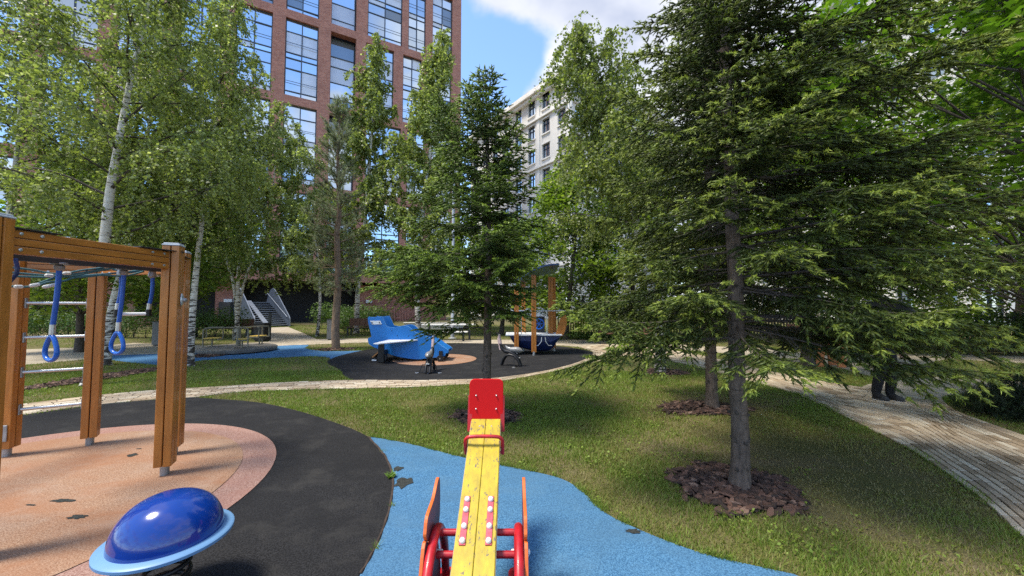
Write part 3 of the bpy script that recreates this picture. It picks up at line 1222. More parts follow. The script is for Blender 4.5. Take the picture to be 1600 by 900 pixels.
def join(parts):
    V, Fs, o = [], [], 0
    for v, f in parts:
        V.append(v)
        Fs.append(f + o)
        o += len(v)
    return np.concatenate(V), np.concatenate(Fs)


def spruce(label, base, H, zb, Rad, seed, trunk_r, mat_='spruce', cam_bias=None, m=11, step=0.085, nl=0.020, w=0.0022, dens=1.0, low=(), side=None, dead=True, top_z=99, whorl=0.30, group='spruces on the lawn', name='spruce_tree', droop=1.0, core=.0075, nbr=6, low_short=0.86, tipw=0.66, pexp=0.72):
    r = np.random.default_rng(seed)
    root = empty(name, base, label, 'spruce tree', group)
    # trunk
    tb = MB()
    zs = np.linspace(-0.03, H, 16)
    tx = np.cumsum(r.normal(0, 0.012, 16))
    ty = np.cumsum(r.normal(0, 0.012, 16))
    tx -= tx[0]
    ty -= ty[0]
    rad = trunk_r * (1 - zs / H) ** 0.8 + 0.006
    rad[0] *= 1.0
    n = 14
    rows = []
    zz_ = np.linspace(-0.03, H, 70)
    for z in zz_:
        x, y, q = np.interp(z, zs, tx), np.interp(z, zs, ty), np.interp(z, zs, rad)
        a = np.linspace(0, 2 * np.pi, n, endpoint=False)
        k = q * (1 + .45 * math.exp(-max(z, 0) / .09) * (1 + .25 * np.sin(4 * a + seed))) * (1 + 0.05 * np.sin(3 * a + z * 5) + r.normal(0, 0.018, n))
        rows.append(np.stack([x + k * np.cos(a), y + k * np.sin(a), np.full(n, z)], 1))
    V = np.concatenate(rows)
    f = np.array([(i * n + j, i * n + (j + 1) % n, (i + 1) * n + (j + 1) % n, (i + 1) * n + j) for i in range(len(zz_) - 1) for j in range(n)])
    np_obj('trunk', V, [f], M['spruce_bark'], root, smooth=True)
    # knots of lost branches on the bare stem
    kn = MB()
    for i in range(44):
        z = round(r.uniform(0.15, max(zb, 0.8) + 0.5) / .22) * .22 + r.normal(0, .018)
        a = r.uniform(0, 6.28)
        q = np.interp(z, zs, rad)
        p = Vector((np.interp(z, zs, tx) + q * .9 * math.cos(a), np.interp(z, zs, ty) + q * .9 * math.sin(a), z))
        kn.tube([p, p + Vector((math.cos(a), math.sin(a), 0.3)) * q * r.uniform(.18, .4)], [0.019 * r.uniform(.6, 1.3), 0.009], 7)
    kn.build('knot', M['dark_bark'], root, kind='stuff')
    wood, shoots = [], []
    dead_w = []

    def branch(z, az, L, elev, drp, up, d=1.0, bare=0.0):
        h = np.array([math.cos(az), math.sin(az), 0])
        k = 14
        s = np.linspace(0, L, k)
        q = s / L
        lat = np.cross(h, [0, 0, 1]) * r.normal(0, 0.09) * L
        ph_, fq = r.uniform(0, 6.28, 2), r.uniform(5, 10, 2)
        p0 = np.array([np.interp(z, zs, tx), np.interp(z, zs, ty), z])
        P = p0 + h * (s * math.cos(elev))[:, None] + np.array([0, 0, 1]) * (s * math.sin(elev) - drp * L * q ** 2 + up * L * q ** 3)[:, None] + lat * (q ** 2)[:, None]
        P = P + np.array([0, 0, 1.0]) * (0.022 * L * q * np.sin(fq[0] * q + ph_[0]))[:, None] + np.cross(h, [0, 0, 1.0]) * (0.03 * L * q * np.sin(fq[1] * q + ph_[1]))[:, None]
        T = unit(np.gradient(P, axis=0))
        br = (0.003 + 0.0062 * L) * (1 - q) + 0.002
        v, ff = prisms(P[:-1], P[1:], br[:-1], br[1:])
        wood.append((v, ff))
        ss = np.arange(max(0.10, 0.10 * L), L, step / d)
        if len(ss) == 0:
            return
        ss = ss + r.normal(0, 0.012, len(ss))
        pp = np.stack([np.interp(ss, s, P[:, i]) for i in range(3)], 1)
        tt = unit(np.stack([np.interp(ss, s, T[:, i]) for i in range(3)], 1))
        pp, tt, ss = np.repeat(pp, 2, 0), np.repeat(tt, 2, 0), np.repeat(ss, 2)
        sg = np.tile([1.0, -1.0], len(ss) // 2)
        sd_ = unit(np.cross(tt, [0, 0, 1.0])) * sg[:, None]
        tw = unit(tt * 0.72 + sd_ * 0.75 + np.stack([r.normal(0, .12, len(ss)), r.normal(0, .12, len(ss)), r.normal(-0.22 * droop, .20, len(ss))], 1))
        tl = np.minimum(np.minimum(tipw * (L - ss) + 0.10, 0.52), 0.55 * ss + 0.12) * r.uniform(0.65, 1.15, len(ss))
        isbare = ss < bare * L
        if isbare.any() and dead:
            dv = prisms(pp[isbare], pp[isbare] + tw[isbare] * tl[isbare][:, None] * 0.9, np.full(isbare.sum(), 0.0028), np.full(isbare.sum(), 0.0012))
            dead_w.append(dv)
            q1 = pp[isbare] + tw[isbare] * (tl[isbare] * r.uniform(.3, .7, isbare.sum()))[:, None]
            q2 = q1 + unit(tw[isbare] + r.normal(0, .6, (isbare.sum(), 3))) * 0.12
            dead_w.append(prisms(q1, q2, np.full(len(q1), 0.0018), np.full(len(q1), 0.001)))
        lv = ~isbare
        pp, tt, tw, tl, ss2 = pp[lv], tt[lv], tw[lv], tl[lv], ss[lv]
        if len(pp) == 0:
            return
        sag = np.array([0, 0, -1.0])
        wood.append(prisms(pp, pp + tw * (tl * 0.85)[:, None] + sag * (0.18 * droop * tl[:, None] ** 2), np.full(len(pp), 0.003), np.full(len(pp), 0.0014)))
        J = int(np.ceil(tl.max() / 0.075)) + 1
        j = np.arange(J)[None, :] * 0.075
        ok = j < tl[:, None]
        ax = unit(tw[:, None] + sag * (0.55 * droop * j)[..., None] * np.ones((len(pp), 1, 1)))
        pos = pp[:, None] + tw[:, None] * j[..., None] + sag * (0.25 * droop * j ** 2)[..., None]
        last = (j + 0.075 >= tl[:, None])
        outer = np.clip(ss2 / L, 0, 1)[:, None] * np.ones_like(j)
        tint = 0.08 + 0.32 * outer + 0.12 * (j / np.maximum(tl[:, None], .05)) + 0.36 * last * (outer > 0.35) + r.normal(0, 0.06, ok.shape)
        shoots.append((pos[ok], ax[ok], np.where(last, 0.085, 0.08)[ok] * r.uniform(.85, 1.15, ok.sum()), tint[ok]))
        s2 = unit(np.cross(tw, [0, 0, 1.0]))
        for sg2 in (1, -1):
            d2 = unit(tw[:, None] * 0.75 + s2[:, None] * sg2 * 0.62 + sag * 0.10 * droop + r.normal(0, 0.16, pos.shape))
            ok2 = ok & (r.uniform(0, 1, ok.shape) < 0.80)
            rem = np.clip(tl[:, None] - j, 0.02, 0.3)
            l2 = np.clip(rem * 0.55, 0.045, 0.11)
            shoots.append((pos[ok2], d2[ok2], l2[ok2] * np.ones(ok2.sum()), (tint + 0.07 + 0.16 * (outer > .55))[ok2]))
        so = np.arange(max(bare, 0.45) * L, L, 0.07)
        po = np.stack([np.interp(so, s, P[:, i]) for i in range(3)], 1)
        to = unit(np.stack([np.interp(so, s, T[:, i]) for i in range(3)], 1))
        shoots.append((po, to, np.full(len(so), 0.085), np.clip(0.3 + 0.35 * so / L + 0.25 * (so > L - .12), 0, 1)))

    z = zb
    az = r.uniform(0, 6.28)
    while z < H - 0.10:
        q = (z - zb) / (H - zb)
        prof = Rad * (1 - q) ** pexp * (low_short + (1 - low_short) * min(1, q * 4.5))
        nb = nbr if q < 0.75 else 5
        d = dens * (0.55 if z > top_z else 1.0)
        for i in range(nb):
            a = az + 2 * math.pi * i / nb + r.normal(0, 0.16)
            L = prof * r.uniform(0.80, 1.12)
            if side is not None:
                L *= side(a)
            el = R(-6 + 52 * q ** 1.2) + r.normal(0, 0.07)
            branch(z + r.normal(0, 0.05), a, max(0.12, L), el, 0.20 * (1 - q), 0.17, d, bare=max(0, 0.30 - q * 0.6) if dead else 0.10)
        if q < 0.9:
            for i in range(3):
                a = r.uniform(0, 6.28)
                L = prof * r.uniform(0.35, 0.65) * (side(a) if side else 1)
                branch(z + whorl * r.uniform(.3, .7), a, max(0.1, L), R(-2 + 45 * q), 0.16 * (1 - q), 0.14, d, bare=max(0, 0.3 - q * .6))
        az += 0.6
        z += whorl * (1.0 - 0.25 * q) * r.uniform(0.9, 1.1)
    for (z, a, L, el, drp, up) in low:
        branch(z, a, L, el, drp, up, 1.15, 0.30)
    # the leader and its upright top shoots
    shoots.append((np.stack([np.interp(np.linspace(H - .5, H, 8), zs, tx), np.interp(np.linspace(H - .5, H, 8), zs, ty), np.linspace(H - .5, H, 8)], 1), np.tile([[0, 0, 1.0]], (8, 1)), np.full(8, .1), np.full(8, .5)))
    v, ff = join(wood)
    np_obj('branches', v, [ff], M['dark_bark'], root, kind='stuff')
    if dead_w:
        v, ff = join(dead_w)
        np_obj('dead_twigs', v, [ff], M['dead_twig'], root, kind='stuff')
    pos = np.concatenate([s[0] for s in shoots])
    ax = np.concatenate([s[1] for s in shoots])
    ln = np.concatenate([s[2] for s in shoots])
    ti = np.clip(np.concatenate([s[3] for s in shoots]), 0, 1)
    V, T = needles(pos, ax, ln, ti, m, nl, w, r)
    cv, cf_, ct = spindles(pos, ax, ln * 1.06, core, ti * .8)
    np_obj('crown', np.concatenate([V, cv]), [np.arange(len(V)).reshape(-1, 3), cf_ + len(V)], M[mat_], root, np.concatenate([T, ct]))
    print(label, len(pos), 'shoots', len(V) // 3, 'tris')
    return root


def wpos(u, v, depth, base):
    p = at(u, v, depth)
    return p - Vector(base)


# the big spruce at the right: its long low boughs sweep over the path
big_low = [
    (1.32, R(189), 1.62, R(2), 0.22, 0.05),
    (1.45, R(200), 1.55, R(4), 0.12, 0.10),
    (1.46, R(-8), 2.15, R(2), 0.20, 0.10),
    (1.50, R(-40), 1.2, R(2), 0.20, 0.09),
    (1.50, R(14), 2.5, R(2), 0.24, 0.16),
    (1.42, R(20), 2.0, R(0), 0.14, 0.06),
    (1.70, R(-55), 1.2, R(8), 0.14, 0.12),
    (1.62, R(228), 1.15, R(6), 0.14, 0.12),
    (1.60, R(168), 1.55, R(6), 0.2, 0.14),
    (1.85, R(-6), 2.45, R(6), 0.20, 0.18),
    (2.05, R(12), 2.5, R(8), 0.20, 0.20),
    (2.20, R(-22), 2.1, R(9), 0.18, 0.18),
    (2.45, R(2), 2.4, R(10), 0.18, 0.20),
    (2.70, R(-14), 2.1, R(12), 0.16, 0.18),
    (2.95, R(14), 2.2, R(14), 0.16, 0.18),
    (2.10, R(-62), 1.15, R(8), 0.16, 0.16),
    (2.60, R(-100), 1.0, R(12), 0.14, 0.16),
    (3.2, R(-70), 1.0, R(16), 0.12, 0.16),
    (2.85, R(-128), 0.85, R(12), 0.14, 0.14),
    (3.30, R(-112), 0.80, R(14), 0.14, 0.14),
    (3.70, R(-136), 0.80, R(16), 0.14, 0.14),
    (3.95, R(-100), 0.75, R(18), 0.14, 0.14),
    (4.25, R(-122), 0.75, R(20), 0.12, 0.14),
    (4.50, R(-90), 0.75, R(20), 0.12, 0.14),
    (2.30, R(-140), 0.85, R(8), 0.16, 0.14),
]
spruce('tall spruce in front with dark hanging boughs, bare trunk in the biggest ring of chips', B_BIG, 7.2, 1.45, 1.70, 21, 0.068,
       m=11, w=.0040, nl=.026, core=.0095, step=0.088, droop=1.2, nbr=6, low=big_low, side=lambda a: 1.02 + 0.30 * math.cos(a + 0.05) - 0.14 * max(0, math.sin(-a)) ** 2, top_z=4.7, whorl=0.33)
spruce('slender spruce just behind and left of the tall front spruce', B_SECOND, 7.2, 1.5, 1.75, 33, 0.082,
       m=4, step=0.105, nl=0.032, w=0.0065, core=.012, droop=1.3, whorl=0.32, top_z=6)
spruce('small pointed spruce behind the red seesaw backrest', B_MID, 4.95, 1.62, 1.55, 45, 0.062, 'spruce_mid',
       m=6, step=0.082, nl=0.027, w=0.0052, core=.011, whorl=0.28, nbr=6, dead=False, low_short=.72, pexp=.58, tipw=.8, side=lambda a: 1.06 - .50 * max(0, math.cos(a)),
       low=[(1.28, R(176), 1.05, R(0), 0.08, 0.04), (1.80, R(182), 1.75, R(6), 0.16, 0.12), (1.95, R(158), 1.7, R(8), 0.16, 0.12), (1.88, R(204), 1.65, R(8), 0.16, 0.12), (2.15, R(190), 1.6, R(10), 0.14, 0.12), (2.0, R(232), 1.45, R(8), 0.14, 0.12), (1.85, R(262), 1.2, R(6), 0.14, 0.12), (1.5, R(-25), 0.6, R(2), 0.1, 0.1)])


def pine(label, base, H, zb, Rad, seed, tr, group=None, lean=0.0):
    r = np.random.default_rng(seed)
    root = empty('pine_tree', base, label, 'pine tree', group)
    tb = MB()
    zs = np.linspace(0, H, 14)
    tx = np.cumsum(r.normal(0, 0.03, 14)) + lean * zs
    ty = np.cumsum(r.normal(0, 0.03, 14))
    tx -= tx[0]
    ty -= ty[0]
    tb.tube([(tx[i], ty[i], zs[i]) for i in range(14)], [tr * (1 - zs[i] / H) ** .75 + .008 for i in range(14)], 10)
    tb.build('trunk', M['pine_bark'], root, smooth=True)
    wood, sh = [], []
    z = zb
    while z < H:
        q = (z - zb) / (H - zb)
        prof = Rad * (0.55 + 0.45 * math.sin(min(1, q * 2.2) * 1.57)) * (1 - q) ** 0.55
        for i in range(6):
            a = r.uniform(0, 6.28)
            L = max(.25, prof * r.uniform(.6, 1.1))
            el = R(8 + 48 * q) + r.normal(0, .12)
            s = np.linspace(0, L, 9)
            h = np.array([math.cos(a), math.sin(a), 0])
            P = np.array([np.interp(z, zs, tx), np.interp(z, zs, ty), z]) + h * (s * math.cos(el))[:, None] + np.array([0, 0, 1]) * (s * math.sin(el) + 0.10 * L * (s / L) ** 2 - .1 * s)[:, None]
            T = unit(np.gradient(P, axis=0))
            br = (0.006 + .010 * L) * (1 - s / L) + .003
            wood.append(prisms(P[:-1], P[1:], br[:-1], br[1:]))
            nt_ = int(15 * L + 5)
            ss = r.uniform(.25 * L, L, nt_)
            pp = np.stack([np.interp(ss, s, P[:, k]) for k in range(3)], 1)
            tt = unit(np.stack([np.interp(ss, s, T[:, k]) for k in range(3)], 1))
            tw = unit(tt * .8 + r.normal(0, .55, (nt_, 3)) + [0, 0, .15])
            tl = r.uniform(.10, .38, nt_) * np.clip(1.3 - ss / L, .35, 1)
            wood.append(prisms(pp, pp + tw * tl[:, None], np.full(nt_, .004), np.full(nt_, .002)))
            for kk in (0.35, 0.7, 1.0):
                sh.append((pp + tw * (tl * kk)[:, None] - tw * .07, tw, np.full(nt_, .13), np.clip(.25 + .4 * kk + r.normal(0, .12, nt_), 0, 1)))
            sh.append((P[-3:], T[-3:], np.full(3, .14), np.full(3, .8)))
        z += 0.30 * r.uniform(.85, 1.15)
    sh.append((np.array([[tx[-1], ty[-1], H - .4 + .1 * i] for i in range(5)]), np.tile([[0, 0, 1.0]], (5, 1)), np.full(5, .15), np.full(5, .8)))
    v, f = join(wood)
    np_obj('branches', v, [f], M['pine_bark'], root, kind='stuff')
    V, T = needles(np.concatenate([x[0] for x in sh]), np.concatenate([x[1] for x in sh]), np.concatenate([x[2] for x in sh]), np.concatenate([x[3] for x in sh]), 13, .075, .0042, r, .75)
    np_obj('crown', V, [np.arange(len(V)).reshape(-1, 3)], M['pine'], root, T)
    print(label, len(V) // 3)
    return root


pine('slim grey green pine on the grass island left of the blue toy aeroplane', B_PINE, 9.4, 2.2, 1.85, 51, 0.14)


def leaves(c, d, nrm, L, W, tint, fold=0.12, r=rng):
    """Pointed oval leaves, creased on the midrib: two triangles... four points each."""
    s = unit(np.cross(nrm, d))
    nn = np.cross(d, s)
    L, W = L[:, None], W[:, None]
    V = np.stack([c, c + d * L * .45 + s * W * .5 + nn * W * fold, c + d * L, c + d * L * .45 - s * W * .5 + nn * W * fold], 1)
    return V.reshape(-1, 3), np.repeat(tint, 4)


def limb(p0, d0, L, n, grav, wander, r):
    P = [np.array(p0, float)]
    d = np.array(d0, float)
    for i in range(n):
        d = d + r.normal(0, wander, 3) + np.array([0, 0, grav])
        d /= np.linalg.norm(d)
        P.append(P[-1] + d * L / n)
    return np.array(P)


def birch(label, stems, H, zc, Rad, seed, nlimb=38, strands=26, leafL=0.055, more=1.75, big=1.10, group='birches round the playground', weep=1.0, tint0=0.0, bark_='birch_bark', perleaf=0.042, name='birch_tree', upz=99, cone=1.4, shear=(0, 0)):
    """stems: list of (points, radius); points are world, the first is the base."""
    r = np.random.default_rng(seed)
    base = Vector(stems[0][0][0])
    root = empty(name, base, label, 'birch tree', group)
    bpos = np.array(base)
    strands, leafL = strands * more, leafL * big
    wood, LV, LT = [], [], []
    for si, (pts, tr) in enumerate(stems):
        P = spline([np.array(p) - bpos for p in pts], 6)
        zt = P[:, 2]
        k = len(P)
        rr_ = [tr * (1 - 0.93 * (i / (k - 1)) ** 0.9) * (1.25 if i == 0 else 1) for i in range(k)]
        MB().tube([tuple(p) for p in P], rr_, 12).build('trunk', M[bark_], root, smooth=True)
        for i in range(nlimb):
            q = (i + r.uniform(0, 1)) / nlimb
            z = zc + (H - zc) * q ** 0.9
            p0 = np.array([np.interp(z, zt, P[:, 0]), np.interp(z, zt, P[:, 1]), min(z, zt[-1])])
            az = i * 2.39996 + r.normal(0, .3)
            Lb = max(0.35, Rad * (1 - q ** cone) * r.uniform(.65, 1.1) + 0.25)
            el = R(28 + 32 * q)
            lb = limb(p0, (math.cos(az) * math.cos(el), math.sin(az) * math.cos(el), math.sin(el)), Lb, 7, -0.05 * weep, 0.09, r)
            tt = np.linspace(0, 1, 8)
            br = (0.005 + 0.009 * Lb) * (1 - tt) + .003
            wood.append(prisms(lb[:-1], lb[1:], br[:-1], br[1:]))
            ns = max(4, int(strands * (Lb / Rad) * (0.5 if z > upz else 1)))
            ts = r.uniform(.18, 1.0, ns)
            sp = np.stack([np.interp(ts, tt, lb[:, j]) for j in range(3)], 1)
            d0 = unit(np.stack([r.normal(0, 1, ns), r.normal(0, 1, ns), r.normal(.1, .45, ns)], 1) + unit(lb[-1] - lb[0]) * .6)
            sl = r.uniform(.35, 1.25, ns) * (0.7 + 0.3 * Lb / Rad)
            J = 7
            pos = [sp]
            d = d0
            for j in range(J):
                d = unit(d + np.array([0, 0, -0.46 * weep]) + r.normal(0, .10, (ns, 3)))
                pos.append(pos[-1] + d * (sl / J)[:, None])
            pos = np.stack(pos, 1)
            for j in (0, 3):
                wood.append(prisms(pos[:, j], pos[:, min(j + 3 + j // 3, J)], np.full(ns, .0028 - .0003 * j), np.full(ns, .0024 - .0003 * j)))
            nl_ = int(np.mean(sl) / perleaf * 1.5) + 2
            tl = r.uniform(.08, 1, (ns, nl_)) * J
            ii = np.minimum(tl.astype(int), J - 1)
            fr = (tl - ii)[..., None]
            lp = np.take_along_axis(pos, ii[..., None], 1) * (1 - fr) + np.take_along_axis(pos, ii[..., None] + 1, 1) * fr
            lp = lp.reshape(-1, 3) + r.normal(0, .022, (ns * nl_, 3))
            nL = len(lp)
            ld = unit(np.stack([r.normal(0, 1, nL), r.normal(0, 1, nL), r.normal(-.75, .55, nL)], 1))
            nr = unit(np.stack([r.normal(0, .8, nL), r.normal(0, .8, nL), r.normal(.5, .6, nL)], 1))
            l1 = r.uniform(.75, 1.2, nL) * leafL
            v, t = leaves(lp, ld, nr, l1, l1 * .78, np.clip(r.normal(.5 + tint0, .2, nL) + (r.uniform(0, 1, nL) < .12) * .38, 0, 1))  # a share of leaves is tinted paler: glints put into the colour
            LV.append(v)
            LT.append(t)
    v, f = join(wood)
    np_obj('branches', v, [f], M['dark_bark'], root, kind='stuff')
    V, T = np.concatenate(LV), np.concatenate(LT)
    np_obj('crown', V, [np.arange(len(V)).reshape(-1, 4)], M['birch_leaf'], root, T)
    print(label, len(V) // 4, 'leaves')
    return root


def stem(base, pts, depth):
    return [tuple(base)] + [tuple(at(u, v, depth)) for (u, v) in pts]


def vstem(base, H, lean=(0, 0), wob=0.1, seed=0):
    r = random.Random(seed)
    return [tuple(base)] + [(base[0] + lean[0] * k + r.uniform(-wob, wob), base[1] + lean[1] * k + r.uniform(-wob, wob), H * k) for k in (.2, .4, .6, .8, 1.0)]


b1 = G(140, 602)
birch('tall white birch behind the climbing frame, its bright trunk leaning right', [(stem(b1, [(150, 520), (162, 395), (172, 300), (183, 235), (205, 120), (228, 30), (246, -70), (262, -190)], b1.y + .1), .125)], 10.2, 2.9, 2.7, 61, 44, 28, 0.058)
b2 = G(164, 571)
birch('dark barked birch seen between the swing rings, its upper trunk pale', [(stem(b2, [(172, 505), (186, 440), (205, 385), (216, 320), (228, 240), (240, 120), (246, 0)], b2.y + .1), .13)], 10.8, 3.2, 2.6, 62, 42, 26, 0.062)
b3 = G(297, 572)
birch('slim white birch just right of the climbing frame', [(stem(b3, [(300, 500), (308, 410), (318, 330), (330, 250), (338, 170), (352, 60), (366, -60)], b3.y), .095)], 10.6, 3.0, 2.5, 63, 46, 27, 0.064, tint0=.05)
b4 = G(370, 529)
birch('small forked birch in front of the hedge left of the steps', [(stem(b4, [(370, 490), (364, 440), (350, 390), (345, 330), (350, 250), (352, 150)], b4.y), .11), (stem(b4, [(371, 490), (372, 440), (374, 390), (378, 320), (385, 240), (390, 140)], b4.y - .1), .12), (stem(b4, [(372, 490), (382, 440), (396, 400), (420, 330), (430, 260), (436, 170)], b4.y), .09)], 12.0, 2.7, 3.2, 64, 24, 26, 0.10, tint0=.06)
b0 = Vector((-12.6, 9.3, 0))
birch('birch at the left margin with a grey trunk half hidden by leaves', [(stem(b0, [(-5, 480), (8, 400), (18, 310), (28, 220), (34, 80), (30, -60)], 9.3), .12)], 10.5, 2.6, 2.7, 65, 42, 27, 0.060)
b5 = G(557, 521)
birch('narrow columnar birch rising before the red brick facade, left of the other columnar birch', [(stem(b5, [(560, 440), (572, 330), (580, 220), (586, 120), (592, 45)], b5.y), .16)], HC + (478 - 42) / F * b5.y, 4.0, 2.5, 66, 60, 30, 0.12, tint0=-.03, cone=2.2, perleaf=.065, more=1.45, big=1.2)
b6 = Vector((-5.2, 21.5, 0))
birch('narrow columnar birch beside the right corner of the red brick building', [(stem(b6, [(652, 440), (662, 330), (676, 200), (686, 110), (692, 38)], 21.5), .17)], HC + (478 - 36) / F * 21.5, 3.2, 2.35, 67, 66, 30, 0.115, tint0=.06, cone=2.6, perleaf=.06, more=1.45, big=1.2)
birch('birch with a black and white trunk on the right lawn, left of the slender spruce', [(stem(B_BIRCH_R, [(1030, 520), (1015, 440), (990, 330), (960, 230), (925, 140), (900, 60)], B_BIRCH_R.y), .14)], 8.6, 3.2, 2.3, 68, 44, 30, 0.066, tint0=-.08)
b8 = Vector((-10.2, 20.2, 0))
birch('leafy birch in front of the brick facade, between the forked birch and the pine', [(stem(b8, [(500, 470), (496, 400), (484, 330), (472, 270), (462, 190)], 20.2), .09)], 11.4, 2.5, 2.7, 69, 38, 26, 0.085, tint0=.1)


def leaf_tree(label, base, H, zc, Rad, seed, tr=0.15, n=9000, leafL=0.10, mat_='tree_leaf', group=None, name='leafy_tree', cat='tree', lobed=False, nclump=70, flat=0.6, squash=1.0, tint0=0.0, bark_='dark_bark', zmax=None):
    r = np.random.default_rng(seed)
    root = empty(name, base, label, cat, group)
    wood = []
    tp = limb((0, 0, 0), (r.normal(0, .04), r.normal(0, .04), 1), H * .9, 10, 0.02, 0.03, r)
    tp[0] = 0
    MB().tube([tuple(p) for p in tp], [tr * (1.2 if i == 0 else 1) * (1 - .085 * i) for i in range(11)], 10).build('trunk', M[bark_], root, smooth=True)
    C, S = [], []
    for i in range(nclump):
        q = (i + r.uniform(0, 1)) / nclump
        z = zc + (H - zc) * q
        k = math.sin(math.pi * min(1, max(0, .18 + .82 * q)) ** .9)
        rad = Rad * max(.22, k) * math.sqrt(r.uniform(.12, 1))
        a = i * 2.39996 + r.normal(0, .4)
        c = np.array([rad * math.cos(a), rad * math.sin(a), z + r.normal(0, .25)])
        C.append(c)
        S.append(r.uniform(.32, .62) * Rad * .5)
        zi = max(zc * .75, z - rad * .75)
        p0 = np.array([np.interp(zi, tp[:, 2], tp[:, 0]), np.interp(zi, tp[:, 2], tp[:, 1]), min(zi, tp[-1, 2])])
        mid_ = (p0 + c) / 2 + np.array([0, 0, .12 * rad])
        P = np.array([p0, mid_, c])
        wood.append(prisms(P[:-1], P[1:], np.array([.008 + .007 * rad, .005 + .003 * rad]), np.array([.005 + .003 * rad, .003])))
    C, S = np.array(C), np.array(S)
    w = S ** 2
    idx = r.choice(len(C), n, p=w / w.sum())
    g = unit(r.normal(0, 1, (n, 3))) * (r.uniform(0, 1, (n, 1)) ** (1 / 2.2))
    p = C[idx] + g * S[idx][:, None] * np.array([1.15, 1.15, .75 * squash])
    # short twigs carry the leaves
    tw_i = r.choice(n, min(n, nclump * 14), replace=False)
    wood.append(prisms(C[idx[tw_i]], p[tw_i], np.full(len(tw_i), .0055), np.full(len(tw_i), .002)))
    nr = unit(np.stack([r.normal(0, flat, n), r.normal(0, flat, n), np.ones(n)], 1))
    ld = r.normal(0, 1, (n, 3)) + g * .8
    ld = unit(ld - nr * (ld * nr).sum(1, keepdims=True))
    L = r.uniform(.7, 1.2, n) * leafL
    t = np.clip(r.normal(.45 + tint0, .2, n), 0, 1)
    if not lobed:
        V, T = leaves(p, ld, nr, L, L * .72, t)
        np_obj('crown', V, [np.arange(len(V)).reshape(-1, 4)], M[mat_], root, T)
    else:
        s = np.cross(nr, ld)
        out = [(0.0, 0.0)]
        for ang, rd in ((-150, .30), (-118, .62), (-92, .36), (-62, .88), (-30, .48), (0, 1.02), (30, .48), (62, .88), (92, .36), (118, .62), (150, .30)):
            out.append((rd * math.cos(R(ang)), rd * math.sin(R(ang))))
        tpl = np.array(out)
        V = p[:, None] + (ld[:, None] * tpl[None, :, :1] + s[:, None] * tpl[None, :, 1:]) * (L * .58)[:, None, None] + nr[:, None] * (-.16 * (tpl ** 2).sum(1))[None, :, None] * (L * .6)[:, None, None]
        k = len(tpl)
        f = (np.arange(n) * k)[:, None, None] + np.array([(0, i, i + 1) for i in range(1, k - 1)])[None]
        np_obj('crown', V.reshape(-1, 3), [f.reshape(-1, 3)], M[mat_], root, np.repeat(t, k))
    v, f = join(wood)
    np_obj('branches', v, [f], M[bark_], root, kind='stuff')
    return root


leaf_tree('big maple with large dark green lobed leaves overhanging the paved path at the right margin', Vector((6.9, 4.9, 0)), 8.5, 2.05, 3.0, 71, .16, 15500, .17, 'maple_leaf', None, 'maple_tree', 'maple tree', True, 130, .35, .6, .0)
leaf_tree('leafy tree with a dark trunk beside the orange play table beyond the path', G(1262, 572), 8.0, 2.3, 2.6, 72, .15, 15000, .13, 'tree_leaf', None, nclump=70)
bgt = [
    ('bright green leafy tree behind the boat with the navy roof', 2.6, 18.5, 8.0, 1.2, 2.9, 13000, .14, .1),
    ('dark leafy tree behind the fence right of the boat', 6.2, 19.5, 10.0, 1.2, 3.3, 13000, .15, -.1),
    ('leafy tree behind the boat mast, close to the lamp post', -0.6, 21.5, 6.6, 1.3, 2.3, 8000, .14, .08),
    ('broad leafy tree behind the two spruces, beyond the back path', 10.6, 18.5, 11.0, 1.2, 3.5, 13000, .15, -.06),
    ('leafy tree beyond the path right of the orange play table', 14.6, 16.0, 11.5, 1.2, 3.4, 12000, .14, -.08),
    ('dark leafy tree above the benches at the far right', 18.6, 14.2, 11.5, 1.1, 3.4, 12000, .14, -.12),
    ('leafy tree beyond the low cream wall behind the lamp post', -3.2, 27.0, 8.0, 1.2, 2.6, 7000, .17, .02),
    ('low branched leafy tree beyond the dwarf pine at the far right', 19.8, 10.6, 6.5, .7, 2.9, 9000, .15, -.08),
    ('leafy tree filling the right margin behind the maple', 14.6, 10.2, 11.5, 1.5, 3.4, 12000, .14, -.05),
]
for i, (lab, x, y, H, zc, rad, n, ll, t0) in enumerate(bgt):
    leaf_tree(lab, Vector((x, y, 0)), H, zc, rad, 80 + i, .14, int(n * 1.3), ll * 1.25, 'tree_leaf', 'leafy trees beyond the paths', nclump=75, tint0=t0)
leaf_tree('bright green maple behind the birches at the left, in front of the brick wall', Vector((-15.0, 13.4, 0)), 6.6, 1.7, 2.7, 91, .12, 11000, .18, 'tree_leaf', None, 'leafy_tree', nclump=80, tint0=.14)
leaf_tree('light green leafy tree above the hedge left of the steps', Vector((-17.0, 19.5, 0)), 7.5, 2.2, 2.7, 92, .12, 11000, .18, 'tree_leaf', None, 'leafy_tree', nclump=80, tint0=.05)
leaf_tree('leafy tree with thin dark limbs close behind the climbing frame beam', Vector((-10.2, 11.8, 0)), 7.0, 2.3, 2.2, 93, .09, 9500, .13, 'tree_leaf', None, 'leafy_tree', nclump=60, tint0=.08)


